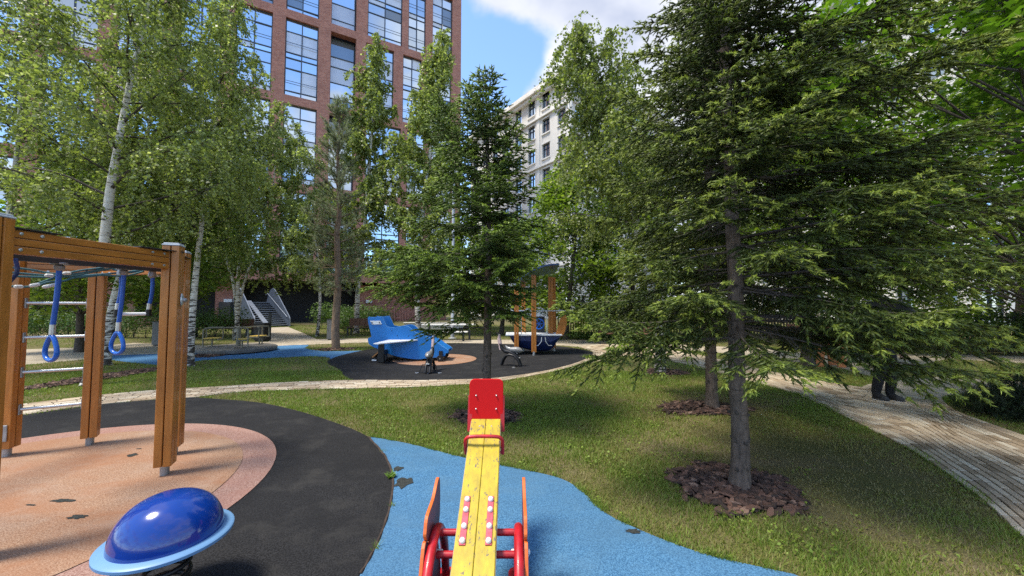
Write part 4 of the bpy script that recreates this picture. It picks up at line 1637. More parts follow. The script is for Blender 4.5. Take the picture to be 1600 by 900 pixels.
def shrub(label, name, cat, c, size, n, leafL, seed, mat_='hedge_leaf', group=None, lumps=14, tint0=0.0):
    """A leafy mass: leaves over and inside bumpy lobes on a bed of twigs."""
    r = np.random.default_rng(seed)
    root = empty(name, c, label, cat, group)
    k = lumps
    C = np.stack([np.linspace(-.5, .5, k) * size[0] * .92, r.normal(0, .12, k) * size[1], size[2] * (0.52 + r.normal(0, .05, k))], 1)
    idx = r.integers(0, k, n)
    g = unit(r.normal(0, 1, (n, 3))) * (r.uniform(0, 1, (n, 1)) ** .4)
    sx = max(size[0] / k * 1.1, size[1] * .5)
    p = C[idx] + g * np.array([sx, size[1] * .5, size[2] * .5]) * r.uniform(.85, 1.1, (n, 1))
    p[:, 2] = np.maximum(p[:, 2], .03)
    nr = unit(g + r.normal(0, .5, (n, 3)) + [0, 0, .4])
    ld = unit(np.cross(nr, r.normal(0, 1, (n, 3))))
    L = r.uniform(.7, 1.2, n) * leafL
    V, T = leaves(p, ld, nr, L, L * .65, np.clip(r.normal(.45 + tint0, .2, n), 0, 1))
    np_obj('foliage', V, [np.arange(len(V)).reshape(-1, 4)], M[mat_], root, T)
    a = C[r.integers(0, k, k * 6)] * np.array([1, .5, 0])
    bq = C[r.integers(0, k, k * 6)]
    bq = np.stack([a[:, 0] + r.normal(0, .1, k * 6), bq[:, 1] + r.normal(0, .2 * size[1], k * 6), bq[:, 2] * r.uniform(.6, 1.3, k * 6)], 1)
    v, f = prisms(a, bq, np.full(k * 6, .012), np.full(k * 6, .004))
    np_obj('stems', v, [f], M['dark_bark'], root, kind='stuff')
    return root


shrub('long clipped hedge behind the brown benches left of the steps', 'hedge', 'hedge', Vector((-20.15, 19.4, 0)), (13.5, 1.3, 1.55), 17000, .085, 101, lumps=26)
shrub('rounded green bush immediately right of the grey steps', 'bush', 'bush', Vector((-11.4, 27.2, 0)), (4.6, 1.8, 1.75), 6000, .12, 102, lumps=9, tint0=.05)
shrub('smaller green bush between the steps bush and the pine trunk', 'bush', 'bush', Vector((-9.0, 23.4, 0)), (2.6, 1.4, 1.35), 3600, .10, 103, lumps=5)
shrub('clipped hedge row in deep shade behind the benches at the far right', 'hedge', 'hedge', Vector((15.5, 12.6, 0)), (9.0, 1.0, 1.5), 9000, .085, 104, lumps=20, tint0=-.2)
shrub('low green planting along the foot of the dark fence behind the boat', 'bush', 'bush', Vector((5.2, 18.4, 0)), (5.0, .8, .45), 3000, .09, 105, lumps=12, tint0=.2)


def dwarf_pine(label, c, size, seed):
    r = np.random.default_rng(seed)
    root = empty('dwarf_pine', c, label, 'shrub')
    n = 1500
    g = unit(r.normal(0, 1, (n, 3)))
    g[:, 2] = np.abs(g[:, 2])
    p = g * np.array(size) * r.uniform(.45, 1.0, (n, 1)) * (1 + .14 * np.sin(g[:, :1] * 9) * np.cos(g[:, 1:2] * 8))
    ax = unit(g * .5 + [0, 0, .55] + r.normal(0, .25, (n, 3)))
    V, T = needles(p, ax, np.full(n, .11), np.clip(r.normal(.45, .25, n), 0, 1), 26, .05, .0022, r, .8)
    np_obj('crown', V, [np.arange(len(V)).reshape(-1, 3)], M['mugo'], root, T)
    k = 160
    v, f = prisms(np.zeros((k, 3)), p[:k] * .95, np.full(k, .012), np.full(k, .004))
    np_obj('branches', v, [f], M['dark_bark'], root, kind='stuff')


dp = G(1588, 655)
dwarf_pine('low dark dwarf pine on the grass at the right margin beside the path', Vector((dp.x + .18, dp.y + .1, 0)), (.62, .55, .62), 111)

# the weed growing from the rubber joint, and a few fallen leaves on the orange surface
wd = G(611, 748)
root = empty('weed', wd, 'small green weed sprouting from the joint between black and blue rubber', 'weed')
r_ = np.random.default_rng(5)
n_ = 34
a_ = r_.uniform(0, 6.28, n_)
d_ = np.stack([np.cos(a_), np.sin(a_), r_.uniform(.2, 1.2, n_)], 1)
d_ = unit(d_)
V, T = leaves(np.zeros((n_, 3)) + [0, 0, .012] + r_.normal(0, .012, (n_, 3)) * [1, 1, .2], d_, unit(np.array([0, 0, 1.0]) + .3 * r_.normal(0, 1, (n_, 3))), r_.uniform(.035, .075, n_), r_.uniform(.018, .03, n_), r_.uniform(.2, 1, n_))
np_obj('leaves', V, [np.arange(len(V)).reshape(-1, 4)], M['weed'], root, T)


# ------------------------------------------------------------------ the red brick building
BA = math.atan2(.494, .87)
BU = Vector((.87, .494, 0)).normalized()
B0 = Vector((-18.72, 36.0, 0))


def bt(px):
    k = (px - 800) / F
    return (B0.y * k - B0.x) / (BU.x - BU.y * k)


T_END = bt(718)
bloc = B0 + BU * T_END
house = empty('brick_building', bloc, 'tall red brick apartment building with two storey window bays behind the birches', 'building', None, BA)
bands = [(3.94, 4.72), (12.16, 13.0), (20.4, 21.2), (28.6, 29.4), (36.9, 37.7), (45.2, 46.6)]
LEFT = -62.0
wall = MB()
for (z0, z1) in bands:
    wall.span((LEFT, 0.0, z0), (0, 0.7, z1))
upper = [(bt(a) - T_END, bt(c) - T_END) for a, c in ((508, 549), (565, 610), (625, 655), (665, 703))]
lower = [(bt(a) - T_END, bt(c) - T_END) for a, c in ((508, 549), (567, 623), (633, 661), (672, 704))]
x = bt(488) - T_END
left_w = []
while x > LEFT + 4:
    left_w.append((x - 2.75, x))
    x -= 2.75 + 1.02
wins = []
for i in range(5):
    z0, z1 = bands[i][1], bands[i + 1][0]
    ws = sorted(left_w + (upper if i in (2, 4) else lower))
    prev = LEFT
    for (a, c) in ws:
        wall.span((prev, 0.0, z0), (a, 0.7, z1))
        prev = c
        wins.append((i, a, c, z0, z1))
    wall.span((prev, 0.0, z0), (0, 0.7, z1))
# ground floor set back in the shade, return wall at the right end
wall.span((LEFT, 3.2, 1.9), (-43.0, 3.6, 3.94))
wall.span((bt(95) - T_END, 1.9, 0.0), (bt(198) - T_END, 2.2, 3.7))
wall.span((bt(330) - T_END, 1.9, 0.0), (bt(372) - T_END, 2.2, 3.7))
wall.span((bt(563) - T_END, 1.9, 0.0), (bt(706) - T_END, 2.2, 3.72))
wall.span((-0.7, 0.72, 3.95), (0, 12, 46.6))
wall.build('wall', M['brick'], house)
v_ = MB()
v_.span((LEFT, 3.7, 0.0), (-0.75, 3.9, 4.19))
v_.span((LEFT, 1.5, 4.8), (-0.75, 1.6, 46))
v_.span((LEFT, 0.705, 3.96), (-0.75, 3.69, 4.2))
v_.build('dark_recess', M['black_void'], house)
rf = MB()
rf.span((LEFT, 0.72, 46.0), (-0.72, 12, 46.5))
rf.build('roof', M['dark_metal'], house)
pane_me = {}
for key in ('glass', 'glass_dark', 'blind'):
    b = MB()
    b.span((0, -0.012, 0), (1, 0, 1))
    me = bpy.data.meshes.new('pane')
    me.from_pydata(b.v, [], b.f)
    me.materials.append(M[key])
    pane_me[key] = me
rw = random.Random(4)
for (i, a, c, z0, z1) in wins:
    near = a > -25 and i < 4
    niche = abs(a - upper[0][0]) < 0.01
    dep = 1.05 if niche else 0.30
    fr = MB()
    w, h = c - a, z1 - z0
    nx = 1 if niche else 2
    rows = [0, .07, .36, .50, .57, .84, 1.0] if not niche else [0, .16, .38, .60, .74, 1.0]
    for k in range(nx + 1):
        xx = a + w * k / nx
        tk = .09
        xx = min(max(xx, a + tk / 2 + .003), c - tk / 2 - .003)
        fr.span((xx - tk / 2, dep - .06, z0 + .003), (xx + tk / 2, dep + .06, z1 - .003))
    for q in rows:
        zq = min(max(z0 + h * q, z0 + .05), z1 - .05)
        for k in range(nx):
            fr.span((a + w * k / nx + .05, dep - .05, zq - .045), (a + w * (k + 1) / nx - .05, dep + .05, zq + .045))
    if not niche:
        for q in (.19, .69):
            zq = z0 + h * q
            fr.span((a + .004, dep - .2, zq - .02), (c - .004, dep - .17, zq + .02))
    o = fr.build('window', M['win_frame'], house)
    joined = MB()
    for k in range(nx):
        for j in range(len(rows) - 1):
            x0, x1 = a + w * k / nx + .02, a + w * (k + 1) / nx - .02
            y0, y1 = z0 + h * rows[j] + .02, z0 + h * rows[j + 1] - .02
            kind = 'glass_dark' if (niche and j == len(rows) - 2) or rw.random() < .12 else ('blind' if rw.random() < .22 else 'glass')
            if near:
                p = bpy.data.objects.new('pane', pane_me[kind])
                COL.objects.link(p)
                p.parent = o
                p.location = (x0, dep + .02, y0)
                p.scale = (x1 - x0, 1, y1 - y0)
                p.rotation_euler = (R(rw.gauss(0, .5)), 0, R(rw.gauss(0, .5)))
            else:
                joined.span((x0, dep + .01, y0), (x1, dep + .022, y1))
    if joined.v:
        joined.build('pane', M['glass'], o, kind='stuff')
for u in (352, 581):
    t = bt(u) - T_END
    lm = MB()
    lm.span((t - .30, 1.5, HC + .30), (t + .30, 1.895, HC + .62))
    lm.build('wall_lamp', M['white_panel'], house, bevel=.02)
# slatted brick screen in front of the ground floor
scr = empty('slatted_screen', house.location + BU * (bt(600) - T_END) + Vector((.494, -.87, 0)) * -0.6, 'low red slatted screen standing before the brick wall behind the blue toy aeroplane', 'screen', None, BA)
b = MB()
for k in range(34):
    b.span((-2.8 + k * .165, 0, 0.0), (-2.8 + k * .165 + .10, .12, 1.62))
b.build('slats', M['brick'], scr, kind='stuff')
b = MB()
b.span((-2.85, .125, 1.5), (2.85, .17, 1.6))
b.span((-2.85, .125, .1), (2.85, .17, .2))
b.build('rail', M['dark_metal'], scr)


# ------------------------------------------------------------------ pale stone buildings
def stone_building(label, corner, dirs, lens, H, nfl, seed, base_z=0.0):
    """corner with two facades leaving it along dirs."""
    root = empty('stone_building', corner, label, 'building')
    wallb, trim = MB(), MB()
    fh = H / nfl
    rr_ = random.Random(seed)
    winlist = []
    for d, ln, nrm in dirs_with_normals(dirs, lens):
        back = -nrm
        d3 = Vector((d.x, d.y, 0))

        def pt(s, dep, z):
            return d3 * s + back * dep + Vector((0, 0, z))

        def slab(mb, s0, s1, d0, d1, z0, z1):
            vs = [pt(s, dd, z) for s in (s0, s1) for dd in (d0, d1) for z in (z0, z1)]
            mb.add(vs, [(0, 1, 3, 2), (4, 6, 7, 5), (0, 4, 5, 1), (2, 3, 7, 6), (0, 2, 6, 4), (1, 5, 7, 3)])
        bay = 2.9
        nb = int(ln / bay)
        bay = ln / nb
        for k in range(nb):
            s0 = k * bay
            slab(wallb, s0 + .0, s0 + .75, .003, .8, 0, H)
            slab(wallb, s0 + bay - .75, s0 + bay, .003, .8, 0, H)
            for f in range(nfl):
                z = f * fh
                slab(wallb, s0 + .75, s0 + bay - .75, .06, .8, z, z + .95)
                slab(wallb, s0 + .75, s0 + bay - .75, .06, .8, z + fh - .45, z + fh)
                slab(trim, s0 + .65, s0 + bay - .65, -.12, .1, z + .80, z + .95)
                slab(trim, s0 + .66, s0 + bay - .66, -.06, .1, z + fh - .45, z + fh - .28)
                winlist.append((d3, back, s0 + .75, s0 + bay - .75, z + .95, z + fh - .45))
            if k % 2 == 0:
                slab(trim, s0 - .28, s0 + .28, -.10, .12, 0, H - .5)
        for f in (nfl - 1, nfl - 3, 2):
            slab(trim, -.02, ln + .02, -.32, .15, f * fh - .13, f * fh + .10)
        slab(trim, -.9, ln + .3, -.9, .3, H, H + .30)
        slab(trim, -.55, ln + .2, -.55, .3, H - .45, H - .003)
        slab(wallb, 0, ln, .05, .7, H + .303, H + 1.5)
        slab(wallb, 0.8, ln - .1, 6.0, 6.3, 0, H + .2)
    wallb.build('wall', M['stone'], root)
    trim.build('cornice', M['stone_trim'], root)
    for (d3, back, s0, s1, z0, z1) in winlist[:300]:
        fr, gl = MB(), MB()

        def slab2(mb, a, c, d0, d1, e, g):
            vs = [d3 * s + back * dd + Vector((0, 0, z)) for s in (a, c) for dd in (d0, d1) for z in (e, g)]
            mb.add(vs, [(0, 1, 3, 2), (4, 6, 7, 5), (0, 4, 5, 1), (2, 3, 7, 6), (0, 2, 6, 4), (1, 5, 7, 3)])
        w = s1 - s0
        for q in (0, .5, 1):
            c = min(max(s0 + w * q, s0 + .05), s1 - .05)
            slab2(fr, c - .045, c + .045, .22, .32, z0 + .002, z1 - .002)
        for zq in (z0 + .05, z0 + (z1 - z0) * .68, z1 - .05):
            slab2(fr, s0 + .003, s1 - .003, .23, .31, zq - .045, zq + .045)
        o = fr.build('window', M['win_frame'], root)
        slab2(gl, s0, s1, .335, .36, z0, z1)
        gl.build('pane', M['glass'], o)
    return root


def dirs_with_normals(dirs, lens):
    cam_p = Vector((0, 0, 0))
    for d, ln in zip(dirs, lens):
        d = Vector((d[0], d[1], 0)).normalized()
        n = Vector((d.y, -d.x, 0))
        yield d, ln, n


d1 = Vector((-.733, 1, 0)).normalized()
# facade one runs away to the left, facade two away to the right; normals point at the playground
def flip(d):
    return d


def make_stone(label, corner, dirA, lenA, dirB, lenB, H, nfl, seed):
    global dirs_with_normals
    c = Vector(corner)
    lst = []
    for d, ln in ((dirA, lenA), (dirB, lenB)):
        if d is None:
            continue
        d = Vector((d[0], d[1], 0)).normalized()
        n = Vector((d.y, -d.x, 0))
        if n.dot(Vector((0, 0, 0)) - (c + d * ln / 2)) < 0:
            n = -n
        lst.append((d, ln, n))

    def dwn(a, b_):
        return lst
    dirs_with_normals = dwn
    return stone_building(label, c, None, None, H, nfl, seed)


make_stone('pale stone apartment building with a deep cornice behind the birch twigs', (7.1, 45.7, 0), (-.733, 1), 24.0, (.80, .60), 22.0, 30.0, 9, 5)
make_stone('pale stone building glimpsed through the maple leaves at the upper right', (31.0, 26.0, 0), (.04, 1), 36.0, (1, -.1), 12.0, 31.0, 9, 6)

# ------------------------------------------------------------------ steps up to the brick building
st0 = G(424, 511)
RUN, RISE, NST = .27, .147, 13
steps = empty('staircase', st0, 'grey metal steps with curved blue grey side plates in front of the red brick building', 'stairs', None, R(55))
WST = 2.35
for k in range(NST):
    b = MB()
    b.span((-WST / 2, k * RUN, (k + 1) * RISE - .045), (WST / 2, k * RUN + RUN * .96, (k + 1) * RISE))
    b.build('tread', M['tread'], steps)
b = MB()
for k in range(NST):
    b.span((-WST / 2 + .02, k * RUN + .20, k * RISE), (WST / 2 - .02, k * RUN + .215, (k + 1) * RISE - .047))
b.build('riser', M['dark_metal'], steps, kind='stuff')
b = MB()
b.prism([(-.42, -.05, .04), (-.42, NST * RUN, NST * RISE + .06), (-.42, NST * RUN, NST * RISE + .12), (-.42, -.05, .12)], (.34, 0, 0))
b.build('ramp', M['tread'], steps)
for s in (-1, 1):
    prof = [(-.25, 0), (-.25, .62), (.05, .92), (1.0, 1.75), (2.0, 2.60), (2.6, 3.02), (2.9, 3.06), (3.3, 2.85), (3.7, 2.3), (3.95, 1.6), (4.0, .3), (4.0, 0)]
    pr = spline([(p[0], p[1]) for p in prof[1:-1]], 4)
    ol = [(s * (WST / 2 + .03), prof[0][0], prof[0][1])] + [(s * (WST / 2 + .03), p[0], p[1]) for p in pr] + [(s * (WST / 2 + .03), 4.0, 0)]
    b = MB()
    b.prism(ol, (s * .06, 0, 0), 1)
    b.build('side_plate', [M['plate_grey'], M['tread']], steps)
    b = MB()
    b.tube([(s * (WST / 2 - .06), 0, .75), (s * (WST / 2 - .06), NST * RUN, NST * RISE + .75), (s * (WST / 2 - .06), NST * RUN + .3, NST * RISE + .6)], .025, 8)
    b.build('handrail', M['tread'], steps, smooth=True)
b = MB()
b.span((-1.5, NST * RUN + .02, 0.0), (1.5, NST * RUN + 2.4, NST * RISE - .004))
b.build('landing', M['dark_metal'], steps)

# ------------------------------------------------------------------ climbing frame
PA, PB, PC, PD = [G(u, v) for u, v in ((257, 744), (271, 712), (140, 697), (10, 715))]
PE = Vector((-3.36, 2.46, 0))
PF = Vector((-5.3, 2.35, 0))
cf = empty('climbing_frame', (PA + PC) / 2, 'orange wooden climbing frame with grooved posts and steel rungs on the orange circle', 'climbing frame')
cfl = cf.location.copy()


def L3(p):
    return Vector(p) - cfl


SZ = .062
for p, ang in ((PA, 22), (PB, 22), (PC, 35), (PD, 15), (PE, 5), (PF, 0)):
    rot = Matrix.Rotation(R(ang), 3, 'Z')
    b = MB()
    for sx in (-1, 1):
        for sy in (-1, 1):
            c = rot @ Vector((sx * (SZ / 2 + .0045), sy * (SZ / 2 + .0045), 0))
            b.box(L3((p.x + c.x, p.y + c.y, 1.14)), (SZ, SZ, 2.07), rot)
    post = b.build('post', M['orange_wood'], cf, bevel=.006)
    b = MB()
    b.box(L3((p.x, p.y, 1.14)), (.08, .08, 2.0), rot)
    b.build('core', M['black_plate'], post)
    b = MB()
    b.lathe([(.036, 0.018), (.036, .112)], 16, L3((p.x, p.y, 0)))
    b.build('foot', M['zinc'], post, smooth=True)
    b = MB()
    b.box(L3((p.x, p.y, 2.182)), (.142, .142, .014), rot)
    b.box(L3((p.x, p.y, 2.196)), (.122, .122, .014), rot)
    b.build('cap', M['grey_cap'], post, bevel=.008)


def beam(p, q, z0=1.948, z1=2.112, inset=.07, bolts=True):
    d = (q - p).normalized()
    a, c = p + d * inset, q - d * inset
    hgt = (z1 - z0) / 3
    s = Vector((d.y, -d.x, 0))
    for k in range(3):
        zc = z0 + hgt * (k + .5)
        b = MB()
        b.bar(L3((a.x, a.y, zc)), L3((c.x, c.y, zc)), .062, hgt - .004)
        b.build('beam_plank', M['orange_plank'], cf, bevel=.005)
    b = MB()
    b.bar(L3((a.x, a.y, (z0 + z1) / 2)), L3((c.x, c.y, (z0 + z1) / 2)), .04, z1 - z0 - .02)
    b.build('beam_core', M['black_plate'], cf)
    for e, sg in ((a, 1), (c, -1)):
        for off in (.05, .16):
            for zc in (z0 + .03, z0 + hgt * 2.55):
                for sd in (-1, 1):
                    p0 = e + d * off * sg + s * sd * .030
                    b = MB()
                    b.tube([L3((p0.x, p0.y, zc)), L3((p0.x, p0.y, zc)) + s * sd * .007, L3((p0.x, p0.y, zc)) + s * sd * .010], [.012, .011, .004], 10)
                    if bolts:
                        b.build('bolt', M['steel'], cf, smooth=True)


beam(PA, PE)
beam(PA, PB)
beam(PB, PC)
beam(PC, PD)
beam(PD, PF, bolts=False)
beam(PF, PE, bolts=False)
for p, q, q2 in ((PA, PE, PB), (PE, PA, PF), (PB, PA, PC)):
    e, f = (q - p).normalized(), (q2 - p).normalized()
    o2 = (-(e + f)).normalized() * .085
    ol = [p + e * .34 + Vector((e.y, -e.x, 0)) * .04, p + e * .34 - Vector((e.y, -e.x, 0)) * .04, p + f * .3 - Vector((f.y, -f.x, 0)) * .04, p + f * .3 + Vector((f.y, -f.x, 0)) * .04]
    ol = sorted(ol + [p + o2], key=lambda w: math.atan2(w.y - p.y - (e + f).y * .05, w.x - p.x - (e + f).x * .05))
    b = MB()
    b.prism([L3((w.x, w.y, 2.118)) for w in ol], (0, 0, .008))
    b.build('corner_plate', M['black_plate'], cf)
dv = (PC - PD).normalized()
for z in (1.63, 1.257, .885, .49):
    b = MB()
    b.tube([L3((PD.x, PD.y, z)) + dv * .075, L3((PC.x, PC.y, z)) - dv * .075], .017, 14)
    b.build('rung', M['steel'], cf, smooth=True)
    for pp, sg in ((PD, 1), (PC, -1)):
        b = MB()
        q = L3((pp.x, pp.y, z)) + dv * .074 * sg
        b.box(q, (.012, .05, .11), Matrix.Rotation(math.atan2(dv.y, dv.x), 3, 'Z'))
        b.build('rung_bracket', M['zinc'], cf, bevel=.004)
b = MB()
q = L3((PD.x + .02, PD.y - .078, .27))
b.box(q, (.11, .012, .17), Matrix.Rotation(R(15), 3, 'Z'))
b.build('name_plate', M['zinc'], cf, bevel=.006)
# steel fitting on the right face of the front post
rot = Matrix.Rotation(R(22), 3, 'Z')
q = L3((PA.x, PA.y, 1.66)) + rot @ Vector((.072, 0.012, 0))
b = MB()
b.lathe([(.001, .014), (.022, .014), (.032, .006), (.036, 0)], 18)
b.v = [tuple(q + rot @ Vector((p[2], p[0] * .75, p[1] * 1.75))) for p in b.v]
b.build('fitting', M['steel'], cf, smooth=True)
b = MB()
b.tube([q + rot @ Vector((.01, 0, -.004)), q + rot @ Vector((.035, 0, -.006)), q + rot @ Vector((.042, 0, -.008))], [.022, .02, .010], 14)
b.build('fitting_knob', M['zinc'], cf, smooth=True)
# rail that carries the rings
ra, rb = Vector((-3.58, 4.08, 1.975)), Vector((-3.93, 2.40, 1.975))
b = MB()
b.bar(L3(ra), L3(rb), .05, .05)
b.build('ring_rail', M['dark_metal'], cf)


def strap(mb, top, bot, r=.017, sway=.0, n=8):
    pts = []
    for i in range(n + 1):
        k = i / n
        pts.append(Vector(top) * (1 - k) + Vector(bot) * k + Vector((sway * math.sin(math.pi * k), 0, 0)))
    mb.tube(pts, r, 12)


def swing_ring(label, u, v, depth, yaw):
    top = at(u, v, depth)
    root = empty('swing_ring', (top.x, top.y, 1.10), label, 'ring', 'blue rings hanging from the climbing frame')
    b = MB()
    b.lathe([(.055, .846), (.055, .858), (.05, .862)], 18)
    b.lathe([(.014, .79), (.03, .805), (.034, .83), (.02, .846)], 14)
    b.build('mount', M['zinc'], root, smooth=True)
    b = MB()
    strap(b, (0, 0, .80), (-.03, 0, .32), .0175, .006)
    b.build('sleeve', M['sleeve_blue'], root, smooth=True)
    b = MB()
    b.tube([(-.028, 0, .345), (-.031, 0, .262)], .0195, 14)
    b.build('collar', M['steel'], root, smooth=True)
    b = MB()
    pts = []
    for i in range(36):
        a = 2 * math.pi * i / 36
        w = .076 * math.sin(a) * (1 - .42 * math.cos(a)) 
        h = .150 + .100 * math.cos(a)
        pts.append(Vector((-.032 + w * math.cos(yaw), w * math.sin(yaw), h)))
    b.tube(pts, .0165, 12, closed=True)
    b.build('ring', M['ring_blue'], root, smooth=True)
    return root


swing_ring('nearer blue hanging ring, left of the middle post of the climbing frame', 93, 414, 3.2, R(-17))
swing_ring('farther blue hanging ring, between the middle post and the front right post', 194, 421, 3.66, R(-14))
tz = at(238, 424, 3.87)
tz2 = at(189, 424, 3.72)
root = empty('trapeze_bar', (tz.x, tz.y, 1.5), 'blue sleeved trapeze bar hanging beside the front right post', 'trapeze')
for q, s in ((Vector((0, 0, 0)), -.02), (Vector((tz2.x - tz.x, tz2.y - tz.y, 0)), .02)):
    b = MB()
    b.tube([q + Vector((0, 0, .448)), q + Vector((0, 0, .40)), q + Vector((0, 0, .38))], [.028, .034, .02], 12)
    b.build('mount', M['zinc'], root, smooth=True)
    b = MB()
    strap(b, q + Vector((.006, 0, .385)), q + Vector((-.014, 0, .11)), .0165, .012)
    b.build('sleeve', M['sleeve_blue'], root, smooth=True)
    b = MB()
    b.tube([q + Vector((-.014, 0, .125)), q + Vector((-.018, 0, .065))], .019, 12)
    b.build('collar', M['steel'], root, smooth=True)
    b = MB()
    b.tube([q + Vector((-.018, 0, .065)), q + Vector((-.02, 0, .0))], .024, 10)
    b.build('joint', M['black_steel'], root, smooth=True)
b = MB()
b.tube([(-.02, 0, .02), (tz2.x - tz.x - .02, tz2.y - tz.y, .02)], .0165, 12)
b.build('bar', M['white_panel'], root, smooth=True)

rn = empty('rope_net', at(90, 430, 3.2), 'teal ropes with white clamps strung across the top of the climbing frame', 'rope net')
rl_ = rn.location.copy()
ropes = [[(-25, 416), (3, 417), (45, 421), (90, 428), (130, 422), (168, 417), (200, 409)], [(-25, 425), (3, 425), (70, 430), (110, 431), (150, 424), (178, 419), (200, 414)], [(-25, 430), (3, 431), (75, 433), (120, 431), (165, 428), (205, 424), (232, 420), (250, 413)],
         [(-20, 447), (10, 447), (45, 448), (62, 442), (92, 432), (130, 426), (170, 419), (200, 412)], [(58, 447), (75, 441), (100, 439), (115, 434), (140, 432), (160, 430), (195, 431), (225, 424)], [(150, 414), (175, 420), (195, 426), (215, 424), (250, 415)]]
for i, rp in enumerate(ropes):
    b = MB()
    pts = spline([at(u, v, 2.95 + .0036 * u + .05 * (i % 3)) - rl_ for u, v in rp], 6)
    b.tube([Vector(p) for p in pts], .0085, 8)
    b.build('rope', M['rope'], rn, smooth=True)
for (u, v, u2, v2) in ((70, 430, 84, 431), (98, 427, 111, 427), (22, 448, 36, 448), (46, 447, 62, 444), (66, 449, 90, 444), (162, 417, 176, 416)):
    b = MB()
    p, q = at(u, v, 2.93 + .0036 * u) - rl_, at(u2, v2, 2.93 + .0036 * u2) - rl_
    b.tube([p, p + (q - p) * .15, q - (q - p) * .15, q], [.008, .015, .015, .008], 10)
    b.build('clamp', M['white_clamp'], rn, smooth=True)
b = MB()
b.tube([at(24, 404, 2.9) - rl_, at(27, 418, 2.9) - rl_, at(26, 428, 2.9) - rl_, at(12, 444, 2.9) - rl_], .013, 8)
b.build('strap', M['navy'], rn, smooth=True)

# ------------------------------------------------------------------ spinning dome
DM = Vector((-1.86, 2.14, 0))
dm = empty('spring_dome', DM, 'glossy blue dome with a light blue rim on a black spring beside the orange circle', 'spring rocker')
b = MB()
b.lathe([(.22, .338), (.278, .338), (.290, .344), (.290, .358), (.280, .366), (.20, .366)], 72)
rim = b.build('rim', M['dome_rim'], dm, smooth=True)
b = MB()
prof = []
for i in range(20):
    a = math.pi / 2 * i / 19
    prof.append((.242 * math.cos(a) ** .86, .366 + .215 * math.sin(a)))
prof[-1] = (.001, prof[-1][1])
b.lathe(prof, 72, cap=False)
b.build('dome', M['dome_blue'], dm, smooth=True)
b = MB()
pts = [(.095 * math.cos(a), .095 * math.sin(a), .03 + .30 * a / (2 * math.pi * 5)) for a in np.linspace(0, 2 * math.pi * 5, 110)]
b.tube(pts, .014, 10)
b.build('spring', M['black_steel'], dm, smooth=True)
b = MB()
b.lathe([(.14, .009), (.14, .03), (.11, .036)], 24)
b.build('base_plate', M['black_steel'], dm, smooth=True)
b = MB()
b.lathe([(.12, .318), (.13, .334)], 24)
b.build('top_plate', M['black_steel'], dm, smooth=True)
for r_o in dm.children:
    if r_o.name.split('.')[0] in ('rim', 'dome', 'top_plate'):
        pass

# ------------------------------------------------------------------ seesaw
SX = -.1785
ss = empty('seesaw', (SX, 2.02, 0.012), 'worn yellow plank seesaw with red frame and backrest in the foreground', 'seesaw')
PZ, SL = .480, .45 / .91          # height of the beam at the pivot, slope


def bz(y):
    return PZ + SL * (y - 0.0)


dirv = Vector((0, 1, SL)).normalized()
nrm = Vector((0, -SL, 1)).normalized()


def onb(x, y, h):
    """Local point: y along the ground, h off the beam's top face."""
    return Vector((x, y, bz(y))) + nrm * h


for s in (-1, 1):
    b = MB()
    y0, y1 = -.86, .68
    p, q = onb(s * .0505, y0, -.022), onb(s * .0505, y1, -.022)
    b.bar(p, q, .099, .044)
    pl = b.build('plank', [M['yellow']], ss, bevel=.004)
    b = MB()
    p, q = onb(s * .1015, y0, -.026), onb(s * .1015, y1, -.026)
    b.bar(p, q, .003, .034)
    b.build('worn_edge', M['raw_edge'], pl)
b = MB()
b.bar(onb(0, -.85, -.024), onb(0, .67, -.024), .0025, .034)
b.build('joint', M['black_plate'], ss)
for s in (-1, 1):
    b = MB()
    b.bar(onb(s * .064, -.105, .0035), onb(s * .064, .132, .0035), .032, .006)
    st = b.build('bolt_strip', M['strip_red'], ss, bevel=.002)
    for yy in (-.088, -.022, .058, .112):
        b = MB()
        b.lathe([(.014, 0), (.0145, .006), (.012, .013), (.007, .017), (.001, .018)], 16)
        bo = b.build('bolt_cap', M['white_bolt'], st, smooth=True)
        bo.location = onb(s * .064, yy, .006)
        bo.rotation_euler = (math.atan(SL), 0, 0)
